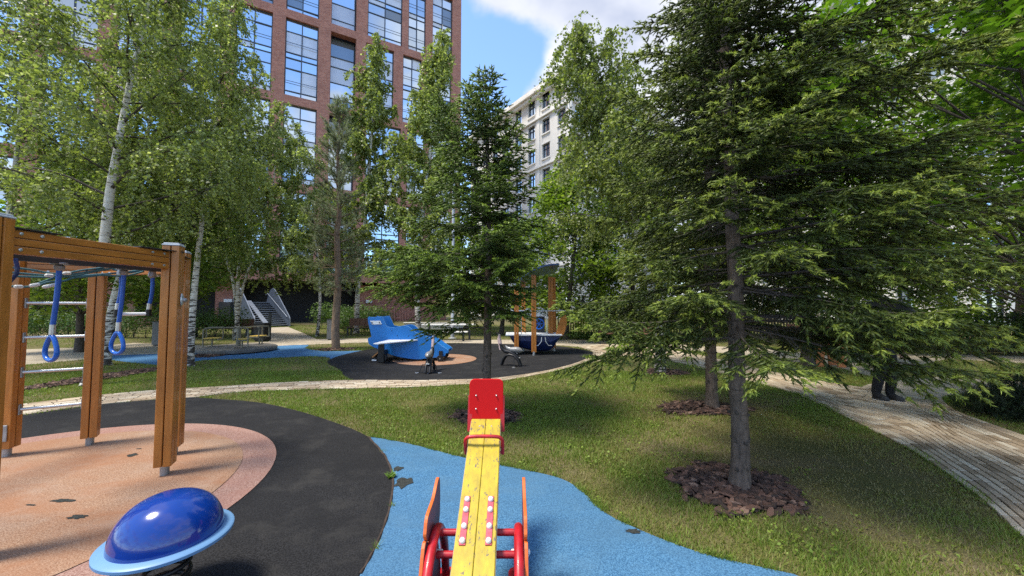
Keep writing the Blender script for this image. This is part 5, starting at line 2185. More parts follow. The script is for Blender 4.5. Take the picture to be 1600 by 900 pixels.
for end in (1, -1):
    ye = .655 if end > 0 else -.83
    ax = nrm if end > 0 else nrm

    def eb(x, a, h):
        return onb(x, ye + a * end, h)
    # backrest: rounded board
    b = MB()
    w, h = .118, .285
    ol = []
    for cx, cz, a0 in ((w - .035, h - .035, 0), (-w + .035, h - .035, 90), (-w + .035, .05, 180), (w - .035, .05, 270)):
        for k in range(6):
            a = R(a0 + 90 * k / 5)
            ol.append((cx + .035 * math.cos(a), cz + .035 * math.sin(a)))
    tilt = .10 * end
    pts = [Vector((x_, 0, bz(ye)) ) + Vector((0, ye + .012 * end + tilt * (z_ - .03), z_ - .012)) for x_, z_ in ol]
    b.prism(pts, (0, .016 * end, 0))
    bk = b.build('backrest', M['red_board'], ss, bevel=.004)
    for x_ in (-.07, .07):
        for z_ in (.085, .175):
            b = MB()
            c = Vector((x_, ye + .010 * end + tilt * (z_ - .03), bz(ye) + z_ - .012))
            b.tube([c, c - Vector((0, .006 * end, 0)), c - Vector((0, .009 * end, 0))], [.007, .006, .003], 10)
            b.build('screw', M['steel'], bk, smooth=True)
    for s in (-1, 1):
        b = MB()
        b.bar(onb(s * .112, ye - .03 * end, -.07), Vector((s * .112, ye + .04 * end, bz(ye) + .16)), .012, .03, (1, 0, 0))
        b.build('backrest_bracket', M['red_paint'], ss, bevel=.003)
    # handle: red tube arching over the plank
    yh = ye - .185 * end
    pts = [onb(-.118, yh, -.085), onb(-.118, yh, .015), onb(-.108, yh, .042), onb(-.085, yh, .056), onb(0, yh, .060), onb(.085, yh, .056), onb(.108, yh, .042), onb(.118, yh, .015), onb(.118, yh, -.085)]
    b = MB()
    b.tube([Vector(p) for p in spline(pts, 4)], .0115, 12)
    b.tube([onb(-.118, yh, -.075), onb(.118, yh, -.075)], .009, 8)
    b.build('handle', M['red_paint'], ss, smooth=True)
    b = MB()
    for x_ in (-.04, .04):
        c = onb(x_, ye - .05 * end, 0.0)
        b.tube([c - nrm * .004, c + nrm * .002], [.006, .005], 10)
    b.build('screws', M['steel'], ss, smooth=True, kind='stuff')
# cross bars and frame
for y_, z_ in ((.06, .397), (-.035, .343)):
    b = MB()
    b.tube([(-.20, y_, z_), (.20, y_, z_)], .0175, 14)
    b.build('cross_bar', M['red_paint'], ss, smooth=True)
b = MB()
b.span((-.09, -.16, .415), (.09, .10, .43))
b.v = [(x_, y_, z_ + SL * y_ - .002) for x_, y_, z_ in b.v]
b.build('pivot_plate', M['black_steel'], ss)
for s in (-1, 1):
    b = MB()
    arc = [(s * .212, -.36, .0), (s * .212, -.335, .12), (s * .212, -.27, .26), (s * .212, -.16, .375), (s * .212, -.02, .425), (s * .212, .10, .40), (s * .212, .22, .29), (s * .212, .29, .14), (s * .212, .32, .0)]
    b.tube([Vector(p) for p in spline(arc, 5)], .024, 16)
    b.build('leg_frame', M['red_paint'], ss, smooth=True)
    for (ol, nm) in (([(-.02, .40), (-.10, .46), (-.095, .50), (-.06, .545), (.05, .555), (.10, .565), (.17, .60), (.21, .612), (.235, .60), (.25, .55), (.25, .40), (.18, .33)], 'upper_board'),
                     ([(-.27, .02), (-.245, .18), (-.18, .33), (-.11, .445), (-.01, .385), (.17, .32), (.24, .20), (.27, .02)], 'lower_board')):
        k = spline(ol, 4, True)
        b = MB()
        xo = s * (.236 if nm == 'upper_board' else .238)
        b.prism([(xo, p[0], p[1]) for p in k], (s * .018, 0, 0), 1)
        b.build(nm, [M['purple_board'], M['orange_edge']], ss, bevel=.003)
    for (y_, z_) in ((.0, .335), (-.16, .285), (.12, .25)):
        b = MB()
        b.tube([(s * .208, y_, z_), (s * .178, y_, z_), (s * .172, y_, z_)], [.013, .013, .006], 12)
        b.tube([(s * .255, y_, z_), (s * .267, y_, z_), (s * .271, y_, z_)], [.013, .013, .006], 12)
        b.build('bolt_cap', M['white_bolt'], ss, smooth=True)
    b = MB()
    for y_ in (-.36, .32):
        b.lathe([(.055, -.011), (.055, .006), (.03, .010)], 18, (s * .212, y_, .012))
    b.build('foot_plate', M['red_paint'], ss, smooth=True)

# ------------------------------------------------------------------ blue toy aeroplane
PDP = 11.15


def pl_(zx, zy, dep=PDP):
    return at(560 + zx / 9, 480 + zy / 9, dep)


cg = G(632, 562)
ap = empty('play_aeroplane', (cg.x, PDP + .35, 0.01), 'sky blue toy aeroplane climbing house with white wing and small black wheels', 'play structure')
apl = ap.location.copy()
near_ol = [(130, 150), (200, 140), (315, 132), (335, 140), (395, 262), (415, 275), (500, 285), (580, 268), (640, 258), (700, 270), (745, 305), (800, 350), (870, 375), (960, 408), (1050, 455), (1170, 540), (1245, 590), (1268, 615), (1258, 640), (1225, 655), (1210, 690), (1100, 706), (930, 722), (850, 734), (700, 722), (600, 706), (500, 682), (420, 656), (345, 618), (310, 600), (240, 572), (155, 525), (136, 480), (134, 440), (160, 425), (182, 412), (165, 330)]
for k, (dep, nm) in enumerate(((PDP, 'near'), (PDP + .68, 'far'))):
    pts = [pl_(x_, y_) for x_, y_ in near_ol]
    sm = spline(pts, 3, True)
    b = MB()
    b.prism([Vector(p) + Vector((0, .68 * k, 0)) - apl for p in sm], (0, .035, 0), 1)
    b.build('side_panel', [M['plane_blue'], M['plane_edge']], ap, bevel=.004)
bz0 = pl_(600, 640)
b = MB()
for (x0, y0, x1, y1) in ((200, 200, 330, 560), (330, 620, 1180, 640)):
    p, q = pl_(x0, y0), pl_(x1, y1)
    b.span((min(p.x, q.x) - apl.x, PDP + .037 - apl.y, min(p.z, q.z) - .02), (max(p.x, q.x) - apl.x, PDP + .678 - apl.y, min(p.z, q.z) + .03))
b.build('floor_board', M['navy'], ap)
b = MB()
b.bar(pl_(1000, 440) - apl + Vector((0, .36, 0)), pl_(1250, 610) - apl + Vector((0, .36, 0)), .64, .025, (1, 0, 0))
b.build('nose_board', M['plane_blue'], ap)
# delta wings
wz = pl_(830, 470).z
wf, wb_ = pl_(835, 462), pl_(400, 462)
tip = .62
for s, y0 in ((-1, PDP - .002), (1, PDP + .717)):
    b = MB()
    ol = [(wf.x, y0, wz), (wb_.x + .05, y0, wz), (wb_.x - .18, y0 + s * tip * .92, wz - .05), (wb_.x - .02, y0 + s * tip, wz - .05)]
    b.prism([Vector(p) - apl for p in ol], (0, 0, .03))
    b.build('wing', M['white_panel'], ap, bevel=.004)
    b = MB()
    pt = Vector((pl_(370, 700).x, y0 + s * .36, 0)) - apl
    b.span((pt.x - .06, pt.y - .03, .02), (pt.x + .10, pt.y + .03, wz - .055))
    b.build('wing_post', M['black_steel'], ap)
# plate, white tag, bolts, wheels, step
b = MB()
b.prism([pl_(x_, y_, PDP - .004) - apl for x_, y_ in ((165, 190), (310, 190), (330, 240), (195, 243))], (0, -.012, 0))
tg = b.build('tail_plate', M['white_panel'], ap)
for x_, y_ in ((192, 218), (298, 218)):
    b = MB()
    c = pl_(x_, y_, PDP - .016) - apl
    b.tube([c, c + Vector((0, -.012, 0))], .018, 12)
    b.build('bolt', M['black_steel'], tg, smooth=True)
for (x_, y_, r_w, yy) in ((385, 712, .14, PDP - .30), (1160, 688, .095, PDP - .10), (385, 712, .14, PDP + .98), (1160, 688, .095, PDP + .80)):
    c = pl_(x_, y_)
    b = MB()
    b.lathe([(r_w * .6, -.045), (r_w * .93, -.045), (r_w, -.03), (r_w, .03), (r_w * .93, .045), (r_w * .6, .045)], 28)
    b.v = [(p[0] + c.x - apl.x, p[2] + yy - apl.y, p[1] + r_w + .0) for p in b.v]
    w_ = b.build('wheel', M['black_steel'], ap, smooth=True)
    b = MB()
    b.tube([(c.x - apl.x, yy - .055 - apl.y, r_w), (c.x - apl.x, yy + .055 - apl.y, r_w)], r_w * .16, 12)
    b.build('hub', M['steel'], w_, smooth=True)
    b = MB()
    b.span((c.x - apl.x - .05, min(yy, PDP) - .0 - apl.y + .046, r_w - .03), (c.x - apl.x + .05, PDP + .0 - apl.y - .003, r_w + .20))
    if yy < PDP:
        b.build('wheel_bracket', M['black_steel'], ap)
b = MB()
p, q = pl_(205, 705, PDP + .1), pl_(300, 620, PDP + .1)
b.bar(p - apl + Vector((0, .2, 0)), q - apl + Vector((0, .2, 0)), .55, .04, (1, 0, .4))
b.build('step', M['plank_brown'], ap, bevel=.004)
p = pl_(222, 745, PDP + .02)
b = MB()
b.span((p.x - apl.x - .07, PDP - apl.y, 0.0), (p.x - apl.x + .07, PDP + .45 - apl.y, .10))
b.build('step_block', M['black_steel'], ap)
p = pl_(222, 757, PDP)
b = MB()
b.span((p.x - apl.x - .065, PDP - .013 - apl.y, .015), (p.x - apl.x + .065, PDP - .002 - apl.y, .045))
b.build('step_edge', M['white_panel'], ap)
b = MB()
for (x_, y_) in ((470, 330), (547, 400), (705, 405), (940, 445)):
    c = pl_(x_, y_, PDP - .002) - apl
    b.tube([c, c + Vector((0, -.012, 0))], .011, 10)
b.build('bolts', M['black_steel'], ap, smooth=True, kind='stuff')


# ------------------------------------------------------------------ the two black rocking bikes
def rocker():
    root = empty('rocking_bike', (0, 0, 0), None, 'ride-on toy', 'black ride-on toys on the black rubber')
    for sx in (-1, 1):
        b = MB()
        b.tube([(sx * .05, -.30, .02), (sx * .05, -.24, .16), (sx * .045, -.13, .27), (sx * .04, 0, .30), (sx * .045, .12, .26), (sx * .05, .2, .14), (sx * .05, .24, .02)], .033, 10)
        b.build('leg', M['black_steel'], root, smooth=True)
        b = MB()
        b.tube([(sx * .22, -.20, .012), (sx * .19, -.18, .10), (sx * .16, -.16, .19), (sx * .05, -.16, .20)], .011, 8)
        b.build('foot_rest', M['black_steel'], root, smooth=True)
    b = MB()
    b.tube([(-.22, -.20, .014), (.22, -.20, .014)], .010, 8)
    b.span((-.05, -.34, .0), (.05, -.22, .014))
    b.build('base_bar', M['black_steel'], root, smooth=True)
    b = MB()
    b.tube([(0, -.26, .20), (0, -.14, .30), (0, 0, .36), (0, .14, .38), (0, .24, .46), (0, .28, .58)], [.045, .055, .06, .055, .05, .04], 12)
    b.build('body', M['black_steel'], root, smooth=True)
    b = MB()
    b.tube([(0, -.345, .40), (0, -.31, .41), (0, -.24, .425), (0, -.14, .43), (0, -.02, .435), (0, .08, .47), (0, .13, .53)], [.015, .05, .078, .078, .058, .04, .016], 16)
    b.build('saddle', M['saddle'], root, smooth=True)
    b = MB()
    b.prism([(-.03, .20, .40), (-.03, .30, .40), (-.03, .36, .70), (-.03, .33, .82), (-.03, .29, .82)], (.06, 0, 0))
    b.build('front_panel', M['pink_panel'], root, bevel=.012)
    b = MB()
    b.tube([(0, .31, .70), (0, .33, .86)], .013, 8)
    hb = b.build('handlebar_stem', M['steel'], root, smooth=True)
    for sx in (-1, 1):
        b = MB()
        b.tube([(sx * .02, .33, .86), (sx * .16, .31, .86)], .019, 10)
        b.build('grip', M['black_steel'], hb, smooth=True)
    b = MB()
    b.lathe([(.05, 0), (.05, .012)], 14, (-.27, -.20, .0))
    b.lathe([(.05, 0), (.05, .012)], 14, (.27, -.20, .0))
    b.build('anchor', M['steel'], root, smooth=True)
    b = MB()
    b.span((-.035, -.285, .215), (.035, -.262, .24))
    b.build('reflector', M['white_panel'], root)
    return root


rk = rocker()
rk2 = copy_tree(rk)
p = G(670, 583)
rk.location = (p.x, p.y + .15, .009)
rk['label'] = 'black ride-on toy seen from behind, in front of the blue toy aeroplane'
p = G(797, 572)
rk2.location = (p.x, p.y, .009)
rk2.rotation_euler = (0, 0, R(70))
rk2['label'] = 'black ride-on toy seen from the side between the small spruce and the boat'

# ------------------------------------------------------------------ play boat
BD = 12.6


def pb(x_, y_, dep=BD):
    """Pixel of the 5x enlargement of the boat."""
    return at(760 + x_ / 5, 400 + y_ / 5, dep)


cb = G(838, 553)
bt_ = empty('play_boat', (cb.x, BD + .4, .01), 'play boat with navy hull, orange posts and a tilted navy roof', 'play structure')
bl = bt_.location.copy()
WB = .95
hull_prof = [(175, 605), (185, 640), (200, 670), (240, 715), (300, 735), (380, 752), (470, 752), (510, 742), (550, 690), (585, 632)]
b = MB()
sm = [Vector(p) for p in spline([pb(x_, y_) for x_, y_ in hull_prof], 4)]
topl = [(pb(585, 632)), (pb(175, 605))]
n_ = len(sm)
secs = []
for p in sm:
    p = Vector(p)
    secs.append(p)
zt = pb(380, 625).z
rows = []
for k, t in enumerate(np.linspace(-1, 1, 9)):
    wv = math.sqrt(max(0, 1 - abs(t) ** 2.6))
    rows.append([Vector((p.x, BD + WB / 2 + t * WB / 2, zt - (zt - p.z) * (.35 + .65 * wv))) - bl for p in sm])
vs = [v for rw_ in rows for v in rw_]
fs = [(i * n_ + j, i * n_ + j + 1, (i + 1) * n_ + j + 1, (i + 1) * n_ + j) for i in range(8) for j in range(n_ - 1)]
b.add(vs, fs)
xa, xb = sm[0][0] - bl.x, sm[-1][0] - bl.x
b.add([rows[0][j] for j in range(n_)] + [Vector((rows[0][j].x, rows[0][j].y, zt)) for j in range(n_)], [(j, j + 1, n_ + j + 1, n_ + j) for j in range(n_ - 1)])
b.add([rows[-1][j] for j in range(n_)] + [Vector((rows[-1][j].x, rows[-1][j].y, zt)) for j in range(n_)], [(j, j + 1, n_ + j + 1, n_ + j) for j in range(n_ - 1)])
b.build('hull', M['navy'], bt_, smooth=True)
b = MB()
b.span((xa - .10, BD - bl.y - .06, zt + .002), (xb + .02, BD + WB - bl.y + .06, zt + .045))
b.build('deck', M['deck_grey'], bt_, bevel=.006)
for (x_, dep, ytop, ybot, w_) in ((369, BD - .09, 150, 752, .15), (235, BD - .02, 245, 735, .14), (500, BD + .35, 165, 612, .15), (524, BD + WB + .08, 170, 600, .13), (290, BD + WB + .08, 200, 700, .13)):
    b = MB()
    pt, pq = pb(x_, ytop, dep), pb(x_, ybot, dep)
    z0 = pq.z if dep < BD + .2 else zt + .05
    if dep > BD + WB:
        z0 = .1
    for s in (-1, 1):
        b.span((pt.x - bl.x + s * (w_ / 4 + .003) - w_ / 4, dep - bl.y - w_ / 2 + (0 if dep < BD else 0), max(z0, .1)), (pt.x - bl.x + s * (w_ / 4 + .003) + w_ / 4, dep - bl.y + .02, pt.z))
    po = b.build('post', M['orange_wood'], bt_, bevel=.005)
    if z0 <= .45:
        b = MB()
        b.lathe([(.05, -.006), (.04, .12)], 12, (pt.x - bl.x, dep - bl.y - .04, 0))
        b.build('foot', M['zinc'], po, smooth=True)
# roof: a thin shell curved in its cross direction
b = MB()
A0, A1 = pb(270, 205, BD - .25), pb(505, 82, BD + .1)
pts_t = []
n1, n2 = 10, 4
vs, fs = [], []
for i in range(n1 + 1):
    k = i / n1
    x_ = pb(268 + (560 - 268) * k, 0).x - bl.x
    z_ = pb(0, 208 - 108 * k - 32 * math.sin(math.pi * k), BD).z
    for th in (0, .05):
        for j in range(n2 + 1):
            y_ = BD - .35 - bl.y + (WB + .7) * j / n2
            vs.append((x_, y_, z_ + th - .10 * (j / n2 - .5) * 1.6))
m_ = n2 + 1
for i in range(n1):
    for j in range(n2):
        a, c = i * 2 * m_ + j, (i + 1) * 2 * m_ + j
        fs += [(a, a + 1, c + 1, c), (a + m_, c + m_, c + m_ + 1, a + m_ + 1)]
    a, c = i * 2 * m_, (i + 1) * 2 * m_
    fs += [(a, c, c + m_, a + m_), (a + n2, a + n2 + m_, c + n2 + m_, c + n2)]
for i in (0, n1):
    for j in range(n2):
        a = i * 2 * m_ + j
        fs.append((a, a + m_, a + m_ + 1, a + 1))
b.add(vs, fs)
b.build('roof', M['navy_gloss'], bt_, smooth=True)
# curved orange prow boards
for dep in (BD + .12, BD + .52):
    ol = [pb(x_, y_, dep) - bl for x_, y_ in ((535, 630), (588, 630), (612, 590), (626, 540), (628, 490), (615, 455), (585, 470), (575, 500), (560, 545), (545, 600))]
    b = MB()
    b.prism([Vector(p) for p in spline(ol, 3, True)], (0, .05, 0))
    b.build('prow_board', M['orange_wood'], bt_, bevel=.004)
b = MB()
zr = pb(0, 432).z
b.tube([(xa, BD - bl.y, zr), (xb + .15, BD - bl.y, zr)], .016, 8)
b.tube([(xa, BD + WB - bl.y, zr), (xb + .15, BD + WB - bl.y, zr)], .016, 8)
for u in (273, 470):
    p = pb(u, 0)
    b.tube([(p.x - bl.x, BD - bl.y, zt + .04), (p.x - bl.x, BD - bl.y, zr)], .014, 8)
b.build('railing', M['steel'], bt_, smooth=True)
for pts in ([(432, 635), (430, 668), (405, 700), (380, 700)], [(460, 635), (462, 668), (485, 700), (512, 700)]):
    b = MB()
    b.tube([pb(x_, y_, BD - .10) - bl for x_, y_ in pts], .018, 8)
    b.build('grab_handle', M['steel'], bt_, smooth=True)
b = MB()
p = pb(412, 530, BD + .75) - bl
b.tube([p + Vector((.17 * math.cos(a), 0, .17 * math.sin(a))) for a in np.linspace(0, 2 * math.pi, 20)[:-1]], .025, 8, closed=True)
for a in (0, 60, 120):
    v_ = Vector((.17 * math.cos(R(a)), 0, .17 * math.sin(R(a))))
    b.tube([p - v_, p + v_], .014, 6)
b.build('steering_wheel', M['ring_blue'], bt_, smooth=True)
b = MB()
b.span((pb(395, 0).x - bl.x, BD + .80 - bl.y, zt + .05), (pb(470, 0).x - bl.x, BD + .83 - bl.y, pb(0, 480).z))
b.build('panel', M['dark_metal'], bt_)

# ------------------------------------------------------------------ roundabout
mg = G(372, 549)
mr_ = empty('roundabout', mg, 'grey playground roundabout with olive rails and yellow seats', 'roundabout')
b = MB()
b.lathe([(0.98, .02), (1.17, .04), (1.19, .07), (1.19, .15), (1.15, .175), (.2, .20), (.001, .20)], 56)
b.build('deck', M['mgr_deck'], mr_, smooth=True)
b = MB()
b.tube([(0, 0, .19), (0, 0, .86)], .075, 16)
b.build('hub_post', M['olive_rail'], mr_, smooth=True)
for k in range(3):
    a = R(200 + 120 * k)
    e, s = Vector((math.cos(a), math.sin(a), 0)), Vector((-math.sin(a), math.cos(a), 0))
    b = MB()
    c1 = [e * .12 + Vector((0, 0, .84)), e * .7 + Vector((0, 0, .84)), e * .96 + Vector((0, 0, .83)), e * 1.03 + Vector((0, 0, .76)), e * 1.03 + Vector((0, 0, .18))]
    b.tube(c1, .022, 8)
    p0 = e * .98 + s * .06
    lp = [e * .55 - s * .30 + Vector((0, 0, .45)), e * .55 - s * .30 + Vector((0, 0, .76)), e * .55 - s * .26 + Vector((0, 0, .84)), e * .95 - s * .26 + Vector((0, 0, .84)), e * 1.03 - s * .28 + Vector((0, 0, .78)), e * 1.03 - s * .30 + Vector((0, 0, .45))]
    b.tube([Vector(p) for p in spline(lp, 3)], .02, 8)
    b.tube([e * .55 - s * .30 + Vector((0, 0, .45)), e * .55 + s * .22 + Vector((0, 0, .45))], .02, 8)
    b.tube([e * 1.03 - s * .30 + Vector((0, 0, .45)), e * 1.03 + Vector((0, 0, .45))], .02, 8)
    b.tube([e * .8 - s * .1 + Vector((0, 0, .18)), e * .8 - s * .1 + Vector((0, 0, .45))], .025, 8)
    b.build('rail', M['olive_rail'], mr_, smooth=True)
    b = MB()
    b.bar(e * .56 - s * .06 + Vector((0, 0, .485)), e * 1.0 - s * .06 + Vector((0, 0, .485)), .34, .03)
    b.build('seat', M['yellow_seat'], mr_, bevel=.005)


# ------------------------------------------------------------------ benches, bins, lamp, fence
def bench():
    root = empty('bench', (0, 0, 0), None, 'bench', 'brown slatted benches along the paths')
    b = MB()
    for k in range(22):
        b.span((-1.0 + k * .0915, .20, .50), (-1.0 + k * .0915 + .080, .235, .92))
    b.build('back_slats', M['bench_slat'], root, kind='stuff')
    for k in range(4):
        b = MB()
        b.span((-1.0, -.24 + k * .11, .43), (1.0, -.14 + k * .11, .465))
        b.build('seat_plank', M['bench_slat'], root, bevel=.004)
    for s in (-1, 1):
        b = MB()
        b.span((s * .93 - .035, -.22, .0), (s * .93 + .035, -.15, .43))
        b.span((s * .93 - .035, .236, .0), (s * .93 + .035, .30, .93))
        b.span((s * .93 - .03, -.148, .36), (s * .93 + .03, .234, .425))
        b.build('leg', M['dark_metal'], root, bevel=.003)
    return root


bn = bench()
spots = [((120, 522), 1.3, 'brown slatted bench before the hedge, leftmost, behind the steel rungs', 8), ((218, 521), 1.25, 'brown slatted bench before the hedge, seen between the swing ring and the front right post', 5), ((345, 527), 1.5, 'brown slatted bench behind the roundabout', 3),
         ((572, 524), 1.0, 'brown slatted bench behind the tail of the blue toy aeroplane', 0), ((978, 538), 1.15, 'brown slatted bench right of the boat, half hidden by spruce boughs', -8), ((1296, 548), 1.2, 'brown slatted bench behind the orange play table', -14), ((1500, 548), 1.3, 'brown slatted bench under the maple at the far right', -22)]
for i, ((u, v), sx, lab, ang) in enumerate(spots):
    o = bn if i == 0 else copy_tree(bn)
    p = G(u, v)
    o.location = p
    o.rotation_euler = (0, 0, R(ang))
    o.scale = (sx, 1, 1)
    o['label'] = lab


def bin_(label, p, w, h, mat_, rz=0, post=False):
    root = empty('litter_bin', p, label, 'litter bin', None, rz)
    b = MB()
    b.prism([(-w / 2, -w / 2, .05), (w / 2, -w / 2, .05), (w / 2, w / 2, .05), (-w / 2, w / 2, .05)], (0, 0, h - .05))
    b.build('body', mat_, root, bevel=.012)
    b = MB()
    b.span((-w / 2 + .04, -w / 2 + .04, 0), (w / 2 - .04, w / 2 - .04, .05))
    b.build('plinth', M['dark_metal'], root)
    b = MB()
    b.span((-w / 2 - .012, -w / 2 - .012, h + .002), (w / 2 + .012, w / 2 + .012, h + .03))
    b.build('lid', M['dark_metal'], root, bevel=.006)
    if post:
        b = MB()
        b.span((w / 2 - .12, w / 2 + .02, .0), (w / 2 - .02, w / 2 + .10, h + .48))
        b.build('post', M['dark_metal'], root)
    return root


bin_('grey slab sided litter bin left of the front right post, on the path edge', G(249, 540), .34, .95, M['bin_grey'])
bin_('black litter bin with a tall post in front of the steps, behind the roundabout', G(409, 533), .46, .80, M['black_steel'], 0, True)
bin_('grey litter bin behind the pine trunk', G(519, 531), .36, .95, M['bin_grey'])

lp = G(707, 529)
sl = empty('street_lamp', lp, 'tall grey lamp post with a flat white head behind the small spruce', 'street lamp')
lh = HC + (478 - 268) / F * lp.y
b = MB()
b.lathe([(.20, 0.0), (.20, .03), (.10, .06), (.095, 1.2), (.075, 1.25), (.07, lh - .2), (.05, lh)], 20)
b.build('post', M['lamp_grey'], sl, smooth=True)
b = MB()
b.span((-.42, -.24, lh - .06), (.42, .24, lh + .10))
hd = b.build('lamp_head', M['white_panel'], sl, bevel=.03)
b = MB()
b.span((-.34, -.19, lh - .085), (.34, .19, lh - .063))
b.build('lamp_glass', M['deck_grey'], hd)
b = MB()
b.span((-.06, .0, lh - .35), (.36, .10, lh - .22))
b.build('bracket', M['black_steel'], sl)


def fence(label, p, q, h, pitch=.13, w=.06):
    p, q = Vector(p), Vector(q)
    d = (q - p)
    ln = d.length
    root = empty('fence', p, label, 'fence', None, math.atan2(d.y, d.x))
    b = MB()
    for k in range(int(ln / pitch)):
        b.span((k * pitch, -.012, .06), (k * pitch + w, .012, h))
    b.build('slats', M['fence_dark'], root, kind='stuff')
    b = MB()
    b.span((0, .013, h - .18), (ln, .05, h - .12))
    b.span((0, .013, .18), (ln, .05, .24))
    b.build('rail', M['fence_dark'], root)
    for k in range(int(ln / 2.4) + 1):
        b = MB()
        b.span((k * 2.4 - .03, .051, 0), (k * 2.4 + .03, .11, h + .05))
        b.build('post', M['fence_dark'], root)
    return root


fence('dark vertical slat fence behind the boat and the bushes', (2.0, 20.2, 0), (13.5, 18.2, 0), 1.35)
fence('dark slat fence behind the benches at the far right', (13.6, 15.8, 0), (22.0, 11.6, 0), 1.35)
# low white retaining kerb and dark opening right of the aeroplane
b = MB()
rw0 = G(668, 515)
rwall = empty('low_wall', rw0, 'low cream wall beyond the lawn right of the blue toy aeroplane', 'wall')
b.span((-1.6, 0, 0), (2.4, .3, .42))
b.build('wall', M['stone'], rwall, bevel=.01)
b = MB()
b.span((-1.65, -.03, .422), (2.45, .33, .48))
b.build('coping', M['stone_trim'], rwall, bevel=.01)
pt_ = G(690, 533)
tb_ = empty('picnic_table', pt_, 'pale topped table and bench beside the lamp post behind the blue toy aeroplane', 'table')
b = MB()
b.span((-1.0, .3, .70), (1.5, .9, .75))
b.build('table_top', M['play_yellow'] if False else M['stone_trim'], tb_, bevel=.006)
b = MB()
b.span((-.2, -.25, .40), (1.2, .08, .45))
b.build('bench_top', M['stone_trim'], tb_, bevel=.006)
for x_ in (-.7, 1.2):
    b = MB()
    b.span((x_ - .04, .5, 0), (x_ + .04, .7, .70))
    b.build('leg', M['dark_metal'], tb_)
for x_ in (0, 1.0):
    b = MB()
    b.span((x_ - .04, -.18, 0), (x_ + .04, 0, .40))
    b.build('bench_leg', M['dark_metal'], tb_)

# orange play table
ot = G(1292, 572)
pt2 = empty('play_table', ot, 'orange legged play table with a yellow top beyond the paved path', 'play table', None, R(-12))
for x_ in (-.25, .25):
    b = MB()
    b.prism([(x_ - .09, -.2, 0), (x_ + .09, -.2, 0), (x_ + .12, -.2, .45), (x_ + .04, -.2, .62), (x_ - .08, -.2, .62), (x_ - .12, -.2, .45)], (0, .05, 0))
    b.prism([(x_ - .09, .2, 0), (x_ + .09, .2, 0), (x_ + .12, .2, .45), (x_ + .04, .2, .62), (x_ - .08, .2, .62), (x_ - .12, .2, .45)], (0, .05, 0))
    b.build('leg', M['play_orange'], pt2, bevel=.006)
b = MB()
b.span((-.4, -.26, .625), (.4, .30, .66))
b.build('shelf', M['black_plate'], pt2, bevel=.004)
b = MB()
ol = [(-.28, -.12), (-.2, -.2), (.22, -.2), (.3, -.12), (.3, .14), (.2, .2), (-.2, .2), (-.28, .12)]
b.prism([(x_, y_, .93) for x_, y_ in ol], (0, 0, .05))
b.build('top', M['play_yellow'], pt2, bevel=.008)
for x_ in (-.2, .2):
    b = MB()
    b.span((x_ - .03, -.05, .662), (x_ + .03, .05, .928))
    b.build('support', M['play_orange'], pt2)


# ------------------------------------------------------------------ the person on the path
def skin_obj(name, verts, edges, radii, mat_, parent, sub=2, root_i=0):
    me = bpy.data.meshes.new(name)
    me.from_pydata([Vector(v) for v in verts], edges, [])
    me.materials.append(mat_)
    o = bpy.data.objects.new(name, me)
    COL.objects.link(o)
    o.parent = parent
    sk = o.modifiers.new('skin', 'SKIN')
    sk.use_smooth_shade = True
    lay = me.skin_vertices[0] if len(me.skin_vertices) else None
    if lay is None:
        import bmesh
        bm = bmesh.new()
        bm.from_mesh(me)
        bm.verts.layers.skin.verify()
        bm.to_mesh(me)
        bm.free()
        lay = me.skin_vertices[0]
    for i, r_ in enumerate(radii):
        lay.data[i].radius = r_ if isinstance(r_, tuple) else (r_, r_)
        lay.data[i].use_root = (i == root_i)
    s = o.modifiers.new('sub', 'SUBSURF')
    s.levels = sub
    s.render_levels = sub
    return o


pp = G(1386, 627)
pe = empty('person', pp, 'person in black clothes walking on the paved path under a black umbrella', 'person', None, R(15))
V_ = [(0, 0, .84), (0, .01, .98), (0, .01, 1.14), (0, 0, 1.27), (0, -.005, 1.345),
      (.09, 0, .80), (.10, -.03, .45), (.10, .02, .09), (.10, -.13, .05),
      (-.09, 0, .80), (-.095, .03, .45), (-.10, .10, .10), (-.10, -.04, .05),
      (.19, .01, 1.27), (.23, .03, 1.02), (.20, -.10, .86),
      (-.19, .01, 1.27), (-.23, -.05, 1.03), (-.13, -.22, 1.10)]
E_ = [(0, 1), (1, 2), (2, 3), (3, 4), (0, 5), (5, 6), (6, 7), (7, 8), (0, 9), (9, 10), (10, 11), (11, 12), (3, 13), (13, 14), (14, 15), (3, 16), (16, 17), (17, 18)]
R_ = [(.16, .12), (.15, .11), (.17, .12), (.14, .10), .06, .11, .085, .07, .05, .11, .085, .07, .05, .075, .055, .042, .075, .055, .042]
skin_obj('body', V_, E_, R_, M['cloth_black'], pe)
for (cx, cy) in ((.10, -.06), (-.10, .03)):
    b = MB()
    b.lathe([(.045, .012), (.052, .03), (.05, .07), (.04, .10)], 16)
    b.v = [(cx + p[0], cy + p[1] * 2.4, p[2]) for p in b.v]
    sh = b.build('shoe', M['shoe'], pe, smooth=True)
    b = MB()
    b.lathe([(.05, -.004), (.054, .012), (.05, .024)], 16)
    b.v = [(cx + p[0], cy + p[1] * 2.45, p[2]) for p in b.v]
    b.build('sole', M['sole'], sh, smooth=True)
b = MB()
b.lathe([(.001, 1.36), (.04, 1.365), (.062, 1.40), (.074, 1.46), (.078, 1.51), (.070, 1.56), (.045, 1.595), (.001, 1.605)], 20, cap=False)
b.v = [(p[0], p[1] * 1.2 - .015 - (.018 if p[2] < 1.43 and p[1] < 0 else 0), p[2]) for p in b.v]
hd = b.build('head', M['skin'], pe, smooth=True)
b = MB()
b.tube([(0, -.105, 1.50), (0, -.125, 1.465), (0, -.11, 1.455)], [.008, .014, .008], 8)
b.build('nose', M['skin'], hd, smooth=True)
